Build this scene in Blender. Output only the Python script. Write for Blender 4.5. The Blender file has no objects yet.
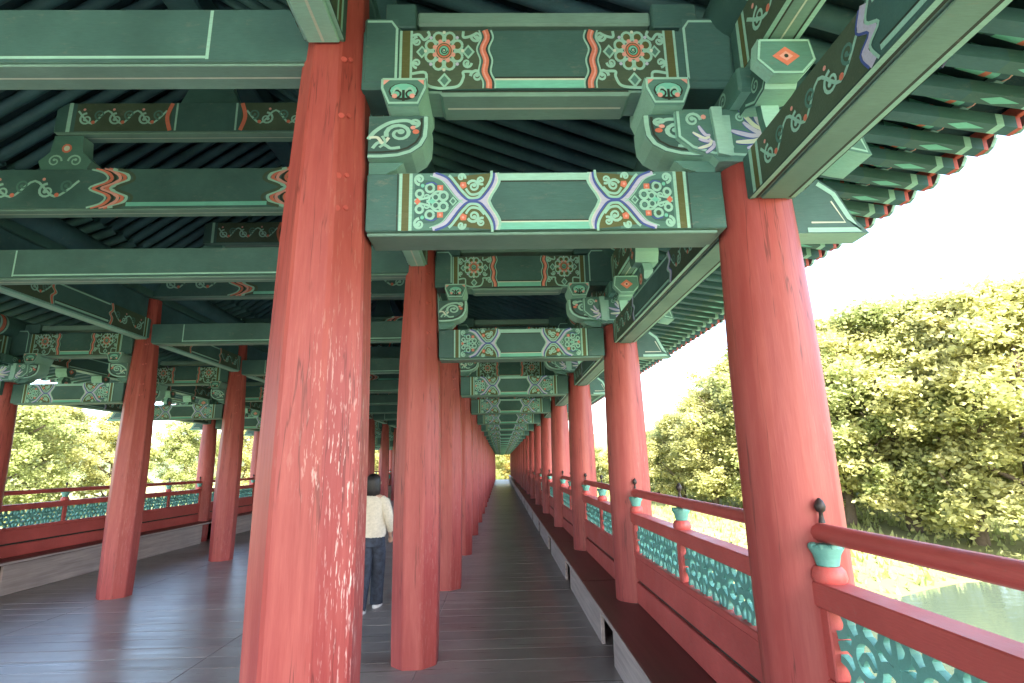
import bpy, math, random
from mathutils import Vector, Matrix
R = math.radians
random.seed(7)
scene = bpy.context.scene
col = scene.collection
ORD = ['first','second','third','fourth','fifth','sixth','seventh','eighth','ninth','tenth','eleventh','twelfth','thirteenth','fourteenth','fifteenth','sixteenth','seventeenth','eighteenth','nineteenth','twentieth','twenty-first','twenty-second','twenty-third','twenty-fourth']

# ------------------------------------------------------------------ materials
def new_mat(name):
    m = bpy.data.materials.new(name); m.use_nodes = True
    nt = m.node_tree
    return m, nt, nt.nodes['Principled BSDF']
def nd(nt, t, **kw):
    n = nt.nodes.new(t)
    for k, v in kw.items(): setattr(n, k, v)
    return n
def mixc(nt, fac, a, b, blend='MIX'):
    n = nd(nt, 'ShaderNodeMix', data_type='RGBA', blend_type=blend)
    for sock, val in ((n.inputs[0], fac), (n.inputs[6], a), (n.inputs[7], b)):
        if isinstance(val, bpy.types.NodeSocket): nt.links.new(val, sock)
        elif isinstance(val, (int, float)): sock.default_value = val
        else: sock.default_value = (*val, 1)
    return n.outputs[2]
def noise(nt, scale, detail=4, rough=.6, stretch=(1,1,1), rnd=True, loc=(0,0,0)):
    tc = nd(nt, 'ShaderNodeTexCoord'); mp = nd(nt, 'ShaderNodeMapping')
    mp.inputs['Scale'].default_value = stretch
    nt.links.new(tc.outputs['Object'], mp.inputs['Vector'])
    if rnd:
        oi = nd(nt, 'ShaderNodeObjectInfo'); mu = nd(nt, 'ShaderNodeMath', operation='MULTIPLY'); mu.inputs[1].default_value = 37
        nt.links.new(oi.outputs['Random'], mu.inputs[0])
        cb = nd(nt, 'ShaderNodeCombineXYZ')
        for i in range(3): nt.links.new(mu.outputs[0], cb.inputs[i])
        nt.links.new(cb.outputs[0], mp.inputs['Location'])
    n = nd(nt, 'ShaderNodeTexNoise'); n.inputs['Scale'].default_value = scale
    n.inputs['Detail'].default_value = detail; n.inputs['Roughness'].default_value = rough
    nt.links.new(mp.outputs[0], n.inputs['Vector'])
    return n.outputs['Fac']
def ramp(nt, fac, a, b, va=0, vb=1):
    n = nd(nt, 'ShaderNodeMapRange'); n.inputs[1].default_value = a; n.inputs[2].default_value = b
    n.inputs[3].default_value = va; n.inputs[4].default_value = vb
    nt.links.new(fac, n.inputs[0]); return n.outputs[0]
def mul(nt, a, b):
    n = nd(nt, 'ShaderNodeMath', operation='MULTIPLY')
    for i, v in enumerate((a, b)):
        if isinstance(v, bpy.types.NodeSocket): nt.links.new(v, n.inputs[i])
        else: n.inputs[i].default_value = v
    return n.outputs[0]
def bump(nt, bs, h, s=.3, d=.01):
    b = nd(nt, 'ShaderNodeBump'); b.inputs['Strength'].default_value = s; b.inputs['Distance'].default_value = d
    nt.links.new(h, b.inputs['Height']); nt.links.new(b.outputs[0], bs.inputs['Normal'])

def paint(name, c, rough=.55, vary=.25, grain=(1,6,6)):
    """old paint over timber: slow fading plus fine grain"""
    m, nt, bs = new_mat(name)
    n1 = noise(nt, 1.6, 4, .6); n2 = noise(nt, 22, 3, .7, grain)
    dk = tuple(v*(1-vary) for v in c); lt = tuple(min(1, v*(1+vary)+.008) for v in c)
    k = mixc(nt, ramp(nt, n1, .3, .7), dk, lt)
    k = mixc(nt, ramp(nt, n2, .35, .8, 0, .45), k, tuple(v*.62 for v in c))
    n3 = noise(nt, 26, 6, .85, (.35,1,1)); n4 = noise(nt, 2.3, 4, .7)
    k = mixc(nt, mul(nt, ramp(nt, n3, .56, .66), ramp(nt, n4, .42, .64, .08, .7)), k, tuple(.5*v+w for v, w in zip(c, (.13,.12,.10))))
    nt.links.new(k, bs.inputs['Base Color']); nt.links.new(ramp(nt, n4, .3, .7, rough-.08, rough+.15), bs.inputs['Roughness'])
    bump(nt, bs, n2, .25, .004)
    return m
M = {}
M['green'] = paint('green_paint', (.045,.132,.130), grain=(1,8,8))
M['mid'] = paint('mid_green_paint', (.078,.215,.195))
M['ltgreen'] = paint('light_green_paint', (.31,.60,.54), vary=.15)
M['greygreen'] = paint('weathered_green_paint', (.165,.315,.285), vary=.2, grain=(1,10,10))
M['turq'] = paint('turquoise_paint', (.17,.56,.48), vary=.15)
M['olive'] = paint('olive_paint', (.095,.110,.040), vary=.2)
M['brown'] = paint('brown_olive_paint', (.058,.100,.070), vary=.25)
M['lav'] = paint('lavender_paint', (.50,.52,.74), vary=.1)
M['blue'] = paint('blue_paint', (.055,.10,.40), vary=.15)
M['orange'] = paint('orange_paint', (.66,.19,.13), vary=.15)
M['white'] = paint('white_paint', (.60,.70,.63), vary=.08)
M['pink'] = paint('pink_paint', (.75,.36,.33), vary=.1)
M['dark'] = paint('dark_line_and_groove_shade', (.016,.03,.024), vary=.2)
M['navy'] = paint('rafter_dark_green_paint', (.045,.135,.165), rough=.7, vary=.3)
M['board'] = paint('ceiling_board_paint', (.026,.080,.105), rough=.8, vary=.3)
M['teal'] = paint('lattice_teal_paint', (.13,.38,.34), vary=.2)
M['redrail'] = paint('rail_red_paint', (.50,.088,.080), rough=.45, vary=.16, grain=(10,1,10))
M['rafterend'] = paint('rafter_end_red_paint', (.50,.09,.07), vary=.2)
M['tile'] = paint('roof_tile', (.11,.12,.125), rough=.8, vary=.3)

def column_mat():
    m, nt, bs = new_mat('column_red_paint')
    n1 = noise(nt, 1.2, 3, .6, (1,1,.35)); n2 = noise(nt, 14, 5, .75, (1,1,.06)); n3 = noise(nt, 34, 3, .6, (1,1,.16))
    fl = noise(nt, 95, 3, .7, (1,1,.11)); big = noise(nt, 1.9, 2, .5, (1,1,.5)); cr = noise(nt, 6.5, 5, .6, (1,1,.045)); crm = noise(nt, 1.3, 2, .5)
    k = mixc(nt, ramp(nt, n1, .3, .7), (.285,.043,.041), (.405,.080,.075))
    k = mixc(nt, ramp(nt, n2, .42, .75, 0, .5), k, (.56,.16,.13))
    k = mixc(nt, ramp(nt, n3, .35, .75, 0, .35), k, (.27,.028,.026))
    # crackling: thin dark vertical checks where |noise-.5| is tiny
    ab = nd(nt, 'ShaderNodeMath', operation='SUBTRACT'); nt.links.new(cr, ab.inputs[0]); ab.inputs[1].default_value = .5
    ab2 = nd(nt, 'ShaderNodeMath', operation='ABSOLUTE'); nt.links.new(ab.outputs[0], ab2.inputs[0])
    crack = mul(nt, ramp(nt, ab2.outputs[0], .0, .010, 1, 0), ramp(nt, crm, .40, .50))
    k = mixc(nt, mul(nt, crack, .75), k, (.10,.016,.016))
    # flaked paint: short pale vertical chips, low on the shaft
    tc = nd(nt, 'ShaderNodeTexCoord'); sx = nd(nt, 'ShaderNodeSeparateXYZ'); nt.links.new(tc.outputs['Object'], sx.inputs[0])
    low = mul(nt, ramp(nt, sx.outputs[2], 2.3, 1.6, 0.1, 1), ramp(nt, sx.outputs[0], .0, .12, .08, 1))
    oc = nd(nt, 'ShaderNodeObjectInfo'); sc_ = nd(nt, 'ShaderNodeSeparateColor'); nt.links.new(oc.outputs['Color'], sc_.inputs[0])
    chip = mul(nt, mul(nt, mul(nt, ramp(nt, fl, .575, .63), ramp(nt, big, .47, .60)), low), sc_.outputs[0])
    k = mixc(nt, chip, k, (.74,.52,.47))
    nt.links.new(k, bs.inputs['Base Color']); bs.inputs['Roughness'].default_value = .48
    bump(nt, bs, n2, .5, .006)
    return m
M['column'] = column_mat()

def floor_mat():
    m, nt, bs = new_mat('floor_boards')
    tc = nd(nt, 'ShaderNodeTexCoord'); sx = nd(nt, 'ShaderNodeSeparateXYZ'); nt.links.new(tc.outputs['Object'], sx.inputs[0])
    dv = nd(nt, 'ShaderNodeMath', operation='DIVIDE'); nt.links.new(sx.outputs[1], dv.inputs[0]); dv.inputs[1].default_value = .28
    fl = nd(nt, 'ShaderNodeMath', operation='FLOOR'); nt.links.new(dv.outputs[0], fl.inputs[0])
    wn = nd(nt, 'ShaderNodeTexWhiteNoise', noise_dimensions='1D'); nt.links.new(fl.outputs[0], wn.inputs['W'])
    n1 = noise(nt, 5, 5, .7, (.12,3.2,1), rnd=False); n2 = noise(nt, 1.1, 4, .65, (1,1,1), rnd=False); n3 = noise(nt, 30, 3, .7, (.06,2,1), rnd=False)
    k = mixc(nt, wn.outputs['Value'], (.20,.182,.178), (.27,.25,.244))
    k = mixc(nt, ramp(nt, n1, .35, .75, 0, .6), k, (.33,.31,.30))
    k = mixc(nt, ramp(nt, n2, .45, .65, 0, .6), k, (.14,.108,.108))
    k = mixc(nt, ramp(nt, n3, .55, .8, 0, .25), k, (.040,.037,.037))
    nt.links.new(k, bs.inputs['Base Color'])
    nt.links.new(ramp(nt, n1, .3, .7, .24, .44), bs.inputs['Roughness'])
    bump(nt, bs, n1, .18, .003)
    return m
M['floor'] = floor_mat()
def wood(name, c, rough, st):
    m, nt, bs = new_mat(name)
    n1 = noise(nt, 6, 5, .7, st, rnd=False); n2 = noise(nt, 1.5, 3, .6, rnd=False)
    k = mixc(nt, ramp(nt, n1, .3, .7), tuple(v*.7 for v in c), tuple(v*1.3 for v in c))
    k = mixc(nt, ramp(nt, n2, .4, .7, 0, .5), k, tuple(v*.75 for v in c))
    nt.links.new(k, bs.inputs['Base Color']); bs.inputs['Roughness'].default_value = rough
    bump(nt, bs, n1, .3, .003); return m
M['seat'] = wood('bench_seat_wood', (.070,.024,.024), .38, (4,.15,1))
M['benchfront'] = wood('bench_front_grey_wood', (.40,.34,.325), .6, (1,.2,4))
M['iron'] = wood('finial_iron', (.03,.02,.02), .5, (1,1,1))
def flat(name, c, rough=.7, sc=9, vary=.2):
    m, nt, bs = new_mat(name); n = noise(nt, sc, 4, .6)
    nt.links.new(mixc(nt, ramp(nt, n, .3, .7), tuple(v*(1-vary) for v in c), tuple(min(1,v*(1+vary)) for v in c)), bs.inputs['Base Color'])
    bs.inputs['Roughness'].default_value = rough; bump(nt, bs, n, .3, .01); return m
M['skin'] = flat('skin', (.55,.33,.24), .5); M['hair'] = flat('black_hair', (.012,.010,.010), .45, 60, .4)
M['sweater'] = flat('cream_knit', (.66,.60,.49), .9, 40, .12); M['jeans'] = flat('dark_denim', (.036,.045,.066), .85, 14, .5)
M['shoe'] = flat('white_canvas', (.7,.7,.68), .7); M['bark'] = flat('bark', (.10,.075,.05), .9)
M['stone'] = flat('granite', (.42,.40,.36), .8, 3, .15)
def leaf_mat(name, a, b):
    m, nt, bs = new_mat(name)
    n = noise(nt, .55, 3, .6); n2 = noise(nt, 5, 2, .6)
    k = mixc(nt, ramp(nt, n, .35, .65), a, b); k = mixc(nt, ramp(nt, n2, .4, .7, 0, .6), k, tuple(v*.55 for v in a))
    nt.links.new(k, bs.inputs['Base Color']); bs.inputs['Roughness'].default_value = .6
    tr = nd(nt, 'ShaderNodeBsdfTranslucent'); nt.links.new(k, tr.inputs['Color'])
    mx = nd(nt, 'ShaderNodeMixShader'); mx.inputs[0].default_value = .6
    nt.links.new(bs.outputs[0], mx.inputs[1]); nt.links.new(tr.outputs[0], mx.inputs[2])
    nt.links.new(mx.outputs[0], nt.nodes['Material Output'].inputs['Surface'])
    return m
M['leafA'] = leaf_mat('leaves_yellow_green', (.42,.43,.15), (.56,.53,.23))
M['leafB'] = leaf_mat('leaves_green', (.31,.36,.13), (.46,.48,.19))
M['leafC'] = leaf_mat('leaves_amber', (.52,.43,.13), (.62,.53,.19))
def ground_mat():
    m, nt, bs = new_mat('bank_grass')
    n1 = noise(nt, .06, 5, .6, rnd=False); n2 = noise(nt, 3, 4, .7, rnd=False)
    k = mixc(nt, ramp(nt, n1, .4, .6), (.12,.135,.038), (.19,.19,.07)); k = mixc(nt, ramp(nt, n2, .4, .7, 0, .5), k, (.085,.11,.03))
    nt.links.new(k, bs.inputs['Base Color']); bs.inputs['Roughness'].default_value = .95; return m
M['ground'] = ground_mat()
def water_mat():
    m, nt, bs = new_mat('river_water'); bs.inputs['Base Color'].default_value = (.05,.07,.05,1); bs.inputs['Roughness'].default_value = .08
    bump(nt, bs, noise(nt, 1.2, 4, .6, (1,2.5,1), rnd=False), .3, .05); return m
M['water'] = water_mat()
M['hill'] = flat('wooded_hill', (.07,.09,.04), .95, .05, .4)

# ------------------------------------------------------------------ mesh building
class MB:
    def __init__(s): s.v = []; s.f = []; s.m = []; s.slots = []; s.smooth = []
    def slot(s, n):
        if n not in s.slots: s.slots.append(n)
        return s.slots.index(n)
    def add(s, vs, fs, mat, smooth=False):
        o = len(s.v); s.v += [tuple(v) for v in vs]; k = s.slot(mat)
        for f in fs: s.f.append(tuple(o+i for i in f)); s.m.append(k); s.smooth.append(smooth)
    def box(s, x0, x1, y0, y1, z0, z1, mat, c=.006, rot=None, under=None):
        """chamfered box; rot = (Matrix) applied about its centre; under = other material below"""
        c = min(c, (x1-x0)*.3, (y1-y0)*.3, (z1-z0)*.3)
        vs = []; idx = {}
        X = (x0, x1); Y = (y0, y1); Z = (z0, z1)
        for i in (0,1):
            for j in (0,1):
                for k in (0,1):
                    sx, sy, sz = 1-2*i, 1-2*j, 1-2*k
                    for a in range(3):
                        p = [X[i]+sx*c, Y[j]+sy*c, Z[k]+sz*c]; p[a] = (X[i], Y[j], Z[k])[a]
                        idx[(i,j,k,a)] = len(vs); vs.append(p)
        fs = []
        I = lambda i,j,k,a: idx[(i,j,k,a)]
        for i in (0,1): fs.append((I(i,0,0,0), I(i,1,0,0), I(i,1,1,0), I(i,0,1,0)))
        for j in (0,1): fs.append((I(0,j,0,1), I(1,j,0,1), I(1,j,1,1), I(0,j,1,1)))
        zf = [(I(0,0,k,2), I(1,0,k,2), I(1,1,k,2), I(0,1,k,2)) for k in (0,1)]
        for i in (0,1):
            for j in (0,1): fs.append((I(i,j,0,0), I(i,j,1,0), I(i,j,1,1), I(i,j,0,1)))
            for k in (0,1): fs.append((I(i,0,k,0), I(i,1,k,0), I(i,1,k,2), I(i,0,k,2)))
        for j in (0,1):
            for k in (0,1): fs.append((I(0,j,k,1), I(1,j,k,1), I(1,j,k,2), I(0,j,k,2)))
        for i in (0,1):
            for j in (0,1):
                for k in (0,1): fs.append((I(i,j,k,0), I(i,j,k,1), I(i,j,k,2)))
        if rot is not None:
            cc = Vector(((x0+x1)/2, (y0+y1)/2, (z0+z1)/2)); vs = [rot @ (Vector(p)-cc) + cc for p in vs]
        s.add(vs, fs+[zf[1]], mat); s.add(vs, [zf[0]], under or mat)
    def tube(s, pts, rad, mat, n=12, cap=True, smooth=True, squash=None):
        """rings along a path of points"""
        pts = [Vector(p) for p in pts]; rs = rad if isinstance(rad, (list, tuple)) else [rad]*len(pts)
        vs = []; fs = []; d0 = (pts[1]-pts[0]).normalized(); ref = Vector((0,0,1)) if abs(d0.z) < .9 else Vector((0,1,0))
        for i, p in enumerate(pts):
            d = (pts[min(i+1, len(pts)-1)]-pts[max(i-1, 0)]).normalized()
            a = d.cross(ref).normalized(); b = a.cross(d).normalized(); ref = b
            for k in range(n):
                t = 2*math.pi*k/n; vs.append(p + (a*math.cos(t)+b*math.sin(t))*rs[i])
        for i in range(len(pts)-1):
            for k in range(n): fs.append((i*n+k, i*n+(k+1)%n, (i+1)*n+(k+1)%n, (i+1)*n+k))
        s.add(vs, fs, mat, smooth)
        if cap: s.add(vs, [tuple(range(n)), tuple((len(pts)-1)*n+k for k in range(n))], mat)
    def lathe(s, prof, cx, cy, mat, n=24, smooth=True, capm=None):
        vs = []; fs = []
        for r, z in prof:
            for k in range(n): t = 2*math.pi*k/n; vs.append((cx+r*math.cos(t), cy+r*math.sin(t), z))
        for i in range(len(prof)-1):
            for k in range(n): fs.append((i*n+k, i*n+(k+1)%n, (i+1)*n+(k+1)%n, (i+1)*n+k))
        s.add(vs, fs, mat, smooth); s.add(vs, [tuple(range(n)), tuple((len(prof)-1)*n+k for k in range(n))], capm or mat)
    def loft(s, rings, mat, n=16, smooth=True):
        """rings = (cx, cy, cz, rx, ry)"""
        vs = []; fs = []
        for (x, y, z, rx, ry) in rings:
            for k in range(n): t = 2*math.pi*k/n; vs.append((x+rx*math.cos(t), y+ry*math.sin(t), z))
        for i in range(len(rings)-1):
            for k in range(n): fs.append((i*n+k, i*n+(k+1)%n, (i+1)*n+(k+1)%n, (i+1)*n+k))
        fs += [tuple(range(n)), tuple((len(rings)-1)*n+k for k in range(n))]
        s.add(vs, fs, mat, smooth)
    def prism(s, poly, f, a, b, mat, rim=None):
        """poly: 2-D outline; f(u, v, w) -> point; extruded from w=a to w=b"""
        n = len(poly); vs = [f(u, v, a) for u, v in poly]+[f(u, v, b) for u, v in poly]
        s.add(vs, [tuple(range(n)), tuple(range(2*n-1, n-1, -1))], mat)
        s.add(vs, [(i, (i+1)%n, n+(i+1)%n, n+i) for i in range(n)], rim or mat)
    def build(s, name, parent=None, origin=(0,0,0)):
        me = bpy.data.meshes.new(name)
        ox, oy, oz = origin
        me.from_pydata([(x-ox, y-oy, z-oz) for x, y, z in s.v], [], s.f)
        for k in s.slots: me.materials.append(M[k])
        me.polygons.foreach_set('material_index', s.m); me.polygons.foreach_set('use_smooth', s.smooth)
        me.validate(); me.update()
        o = bpy.data.objects.new(name, me); col.objects.link(o)
        if parent is not None: o.parent = parent
        return o

def tag(o, label=None, cat=None, group=None, kind=None):
    if label: o['label'] = label
    if cat: o['category'] = cat
    if group: o['group'] = group
    if kind: o['kind'] = kind
    return o
def empty(name, loc, rz=0):
    o = bpy.data.objects.new(name, None); o.empty_display_size = .2; col.objects.link(o)
    o.location = loc; o.rotation_euler = (0, 0, rz); return o
KIDS = {}
def copy_tree(o, parent=None):
    c = o.copy(); col.objects.link(c)
    if parent is not None: c.parent = parent
    for ch in [x for x in KIDS.get(o.name, [])]: copy_tree(ch, c)
    return c
def reg(root):
    """remember children once, before anything is copied"""
    allo = list(bpy.data.objects)
    def rec(o):
        KIDS[o.name] = [c for c in allo if c.parent == o]
        for c in KIDS[o.name]: rec(c)
    rec(root)

# ------------------------------------------------------------------ painting on flat faces
class Paint:
    """flat coats of paint laid on a face: f(u, v, lift) gives the point"""
    def __init__(s, mb, f): s.mb = mb; s.f = f; s.k = 0
    def lift(s, L): s.k += 1; return .0009*L + .0000025*(s.k % 200)
    def poly(s, pts, mat, L=1):
        h = s.lift(L); s.mb.add([s.f(u, v, h) for u, v in pts], [tuple(range(len(pts)))], mat)
    def rect(s, u0, u1, v0, v1, mat, L=1): s.poly([(u0,v0),(u1,v0),(u1,v1),(u0,v1)], mat, L)
    def ribbon(s, pts, w, mat, L=2):
        h = s.lift(L); vs = []; n = len(pts)
        for i, (u, v) in enumerate(pts):
            a = pts[max(i-1, 0)]; b = pts[min(i+1, n-1)]
            du, dv = b[0]-a[0], b[1]-a[1]; l = math.hypot(du, dv) or 1
            ww = w[i] if isinstance(w, list) else w
            pu, pv = -dv/l*ww/2, du/l*ww/2
            vs += [s.f(u+pu, v+pv, h), s.f(u-pu, v-pv, h)]
        s.mb.add(vs, [(2*i, 2*i+1, 2*i+3, 2*i+2) for i in range(n-1)], mat)
    def curve(s, pts, w, mat, L=2, n=5): s.ribbon(smooth_path(pts, n), w, mat, L)
    def ring(s, u, v, r, w, mat, L=2, n=14): s.ribbon([(u+r*math.cos(2*math.pi*k/n), v+r*math.sin(2*math.pi*k/n)) for k in range(n+1)], w, mat, L)
    def disc(s, u, v, r, mat, L=2, n=10, sy=1): s.poly([(u+r*math.cos(2*math.pi*k/n), v+r*sy*math.sin(2*math.pi*k/n)) for k in range(n)], mat, L)
    def scroll(s, u, v, r, w, mat, a0=0, turns=1.35, sgn=1, L=2, tail=0):
        pts = []; N = int(14*turns)
        if tail: pts.append((u+(r)*math.cos(a0)-sgn*-tail*math.sin(a0), v+(r)*math.sin(a0)-sgn*tail*math.cos(a0)))
        for k in range(N+1):
            t = k/N; rr = r*(1-.78*t); a = a0+sgn*t*turns*2*math.pi
            pts.append((u+rr*math.cos(a), v+rr*math.sin(a)))
        s.ribbon(pts, [w*(1-.45*k/len(pts)) for k in range(len(pts))], mat, L)
        s.disc(pts[-1][0], pts[-1][1], w*.75, mat, L)
def smooth_path(p, n=5):
    out = []
    for i in range(len(p)-1):
        p0 = p[max(i-1,0)]; p1 = p[i]; p2 = p[i+1]; p3 = p[min(i+2,len(p)-1)]
        for k in range(n):
            t = k/n
            out.append(tuple(.5*((2*p1[j])+(-p0[j]+p2[j])*t+(2*p0[j]-5*p1[j]+4*p2[j]-p3[j])*t*t+(-p0[j]+3*p1[j]-3*p2[j]+p3[j])*t**3) for j in range(2)))
    out.append(p[-1]); return out

XLc, XRc = -.742, 1.155          # column axes of the walk
NAVE = -2.93                     # axis of the whole gallery
S, Y0, N = 2.801, 2.235, 21
XL, XR = -.556, .963
CX = (XL+XR)/2
HB = .095                        # half thickness of crossbeams

# pattern of the lower tie beam, drawn in enlarged pixels then mapped to metres
def tie_pattern(mb, face, zb=2.565, zt=2.83, xl=XL, xr=XR):
    cx = (xl+xr)/2; sc = (xr-xl)/1.519
    for side in (0, 1):
        def f(px, py, h):
            X = xl+px*.000684*sc; Z = zt-(py-72)/350*(zt-zb)
            if side: X = 2*cx-X
            return (X, face*(-HB-h), Z)
        P = Paint(mb, f)
        end = (cx-xl)/(.000684*sc)
        P.rect(190, 196, 72, 422, 'dark'); P.rect(203, 222, 72, 422, 'ltgreen'); P.rect(222, 266, 72, 422, 'olive'); P.rect(266, 286, 72, 422, 'ltgreen')
        P.rect(286, 640, 72, 422, 'mid'); P.poly([(300,110),(420,120),(520,215),(540,247),(520,280),(420,375),(300,385)], 'green', 1.2)
        P.rect(640, end, 72, 422, 'green', .8)
        # centre panel borders
        P.rect(828, end, 76, 120, 'ltgreen', 2); P.rect(824, end, 122, 130, 'dark', 2)
        P.rect(828, end, 378, 420, 'turq', 2); P.rect(824, end, 370, 378, 'white', 2); P.rect(824, end, 362, 370, 'dark', 2)
        A = [(430,72),(500,100),(545,150),(580,195),(625,236),(668,243),(712,233),(748,195),(780,150),(795,110),(797,72)]
        for fl in (0, 1):
            g = (lambda y: 494-y) if fl else (lambda y: y)
            a = [(x, g(y)) for x, y in smooth_path(A, 4)]
            right = [(x, g(y)) for x, y in smooth_path([(822,72),(832,120),(812,165),(785,205),(765,247)], 4)]
            # lavender ground from centre to right boundary
            top = [p for p in a if p[0] > 650]
            P.poly([(668, 247)]+top+right, 'lav', 1.4)
            P.ribbon(right, 16, 'ltgreen', 3); P.ribbon([(x-12, y) for x, y in right], 6, 'white', 3)
            lobe = [p for p in a if p[0] > 498]
            P.poly(lobe, 'olive', 2)
            off = [(x + (14 if x < 668 else -14)*min(1, abs(x-668)/60), y + (-13 if not fl else 13)) for x, y in lobe]
            P.ribbon(off, 16, 'ltgreen', 3)
            P.ribbon([(x - (16 if x < 650 else 0), y + (8 if not fl else -8)*(1 if x < 650 else 0)) for x, y in a if x < 650], 26, 'lav', 2.2)
            P.ribbon([(x - (34 if x < 650 else 0), y + (16 if not fl else -16)) for x, y in a if x < 640], 7, 'ltgreen', 2.4)
            P.ribbon(a, 13, 'blue', 4)
            q = lambda y: g(y)
            sg = -1 if fl else 1
            P.scroll(668, q(155), 38, 18, 'ltgreen', R(200)*sg, 1.3, sg, 3); P.scroll(716, q(118), 28, 15, 'ltgreen', R(60)*sg, 1.2, sg, 3)
            P.scroll(592, q(100), 26, 15, 'ltgreen', R(20)*sg, 1.2, -sg, 3); P.curve([(620, q(170)), (650, q(205)), (700, q(200)), (735, q(165))], 15, 'ltgreen', 3)
            P.poly([(588,q(130)),(620,q(130)),(626,q(160)),(600,q(172)),(582,q(155))], 'orange', 3.4)
            P.disc(602, q(148), 8, 'pink', 4)
            P.scroll(332, q(110), 34, 18, 'ltgreen', R(90)*sg, 1.3, sg, 3)
            P.ring(396, q(165), 25, 16, 'ltgreen', 3); P.ring(332, q(200), 22, 16, 'ltgreen', 3); P.ring(480, q(215), 26, 17, 'ltgreen', 3)
            P.disc(396, q(165), 11, 'brown', 2.6); P.disc(480, q(215), 12, 'mid', 2.8)
            P.curve([(300, q(238)), (350, q(232)), (400, q(215)), (430, q(190)), (470, q(185))], 13, 'ltgreen', 3.2); P.ring(432, q(222), 20, 11, 'ltgreen', 3.1); P.scroll(375, q(222), 24, 12, 'ltgreen', R(90)*sg, 1.2, -sg, 3); P.disc(350, q(150), 12, 'turq', 3); P.disc(520, q(150), 10, 'turq', 2)
            P.rect(442, 478, min(q(148), q(180)), max(q(148), q(180)), 'orange', 3.6); P.disc(460, q(164), 8, 'pink', 4)
            P.curve([(370, q(140)), (410, q(130)), (440, q(145))], 8, 'blue', 3.1)
        P.poly([(300,247),(318,225),(340,247),(318,269)], 'orange', 3.6)
        P.poly([(515,247),(540,218),(565,247),(540,276)], 'ltgreen', 3); P.poly([(525,247),(540,230),(555,247),(540,264)], 'mid', 3.4)
        P.poly([(385,247),(410,230),(435,247),(410,264)], 'turq', 3.3)

def cross_pattern(mb, face, zb=3.247, zt=3.554):
    for side in (0, 1):
        def f(px, py, h):
            X = px*.000781-.579; Z = zt-(py-160)/335*(zt-zb)
            if side: X = 2*.2035-X
            return (X, face*(-HB-h), Z)
        P = Paint(mb, f); end = (.2035+.579)/.000781
        P.rect(188, 202, 160, 495, 'ltgreen'); P.rect(202, 249, 160, 495, 'olive'); P.rect(249, 263, 160, 495, 'ltgreen')
        P.rect(263, 690, 160, 495, 'brown', .8); P.rect(690, end, 160, 495, 'green', .7)
        # flower
        u, v = 447, 280
        P.disc(u, v, 118, 'green', 1.5, 16)
        for k in range(8):
            a = math.pi/8+k*math.pi/4; cu, cv = u+84*math.cos(a), v+84*math.sin(a)
            P.disc(cu, cv, 30, 'olive', 2); P.ring(cu, cv, 29, 15, 'ltgreen', 3, 12)
            P.disc(u+108*math.cos(a+.39), v+108*math.sin(a+.39), 10, 'white' if k % 2 else 'lav', 3.4, 8)
            P.disc(u+58*math.cos(a), v+58*math.sin(a), 13, 'pink', 3.5, 8)
        P.disc(u, v, 52, 'pink', 3.6, 16); P.disc(u, v, 46, 'olive', 4, 16); P.ring(u, v, 36, 8, 'orange', 4.4); 
        P.disc(u, v, 27, 'turq', 5, 12); P.scroll(u, v, 20, 7, 'dark', 0, 1.5, 1, 5.5); P.disc(u, v, 5, 'white', 6, 8)
        for (a, b, r) in ((318,285,34),(588,285,38),(450,448,40)):
            P.poly([(a-r,b),(a,b-r*1.1),(a+r,b),(a,b+r*1.1)], 'ltgreen', 2.2); P.poly([(a-r*.6,b),(a,b-r*.7),(a+r*.6,b),(a,b+r*.7)], 'mid', 2.6)
        P.curve([(263,410),(340,405),(350,470),(400,490),(450,492),(530,480),(560,430),(560,400),(620,400)], 16, 'ltgreen', 2.8)
        P.curve([(263,190),(300,185),(330,215),(360,190),(350,165)], 16, 'ltgreen', 2.8); P.curve([(560,165),(560,200),(600,195),(640,175)], 16, 'ltgreen', 2.8)
        P.scroll(636, 425, 36, 18, 'ltgreen', R(180), 1.3, 1, 3); P.scroll(636, 195, 32, 17, 'ltgreen', R(180), 1.3, -1, 3)
        P.scroll(290, 350, 28, 15, 'ltgreen', R(90), 1.2, 1, 3); P.scroll(290, 225, 28, 15, 'ltgreen', R(270), 1.2, -1, 3); P.scroll(580, 350, 28, 15, 'ltgreen', 0, 1.2, 1, 3)
        W = [(685,160),(698,205),(672,270),(692,335),(682,400),(706,455),(706,495)]
        w = smooth_path(W, 4)
        P.ribbon(w, 72, 'green', 3.5); P.ribbon([(x-34,y) for x,y in w], 9, 'ltgreen', 4); P.ribbon([(x+36,y) for x,y in w], 10, 'ltgreen', 4)
        P.ribbon(w, 34, 'orange', 4.2); P.ribbon([(x-4,y) for x,y in w], 10, 'pink', 4.8); P.ribbon([(x+23,y) for x,y in w], 6, 'dark', 4.6)
        P.rect(742, end, 448, 492, 'turq', 2); P.rect(742, end, 438, 448, 'white', 2); P.rect(742, end, 428, 438, 'dark', 2)

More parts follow.
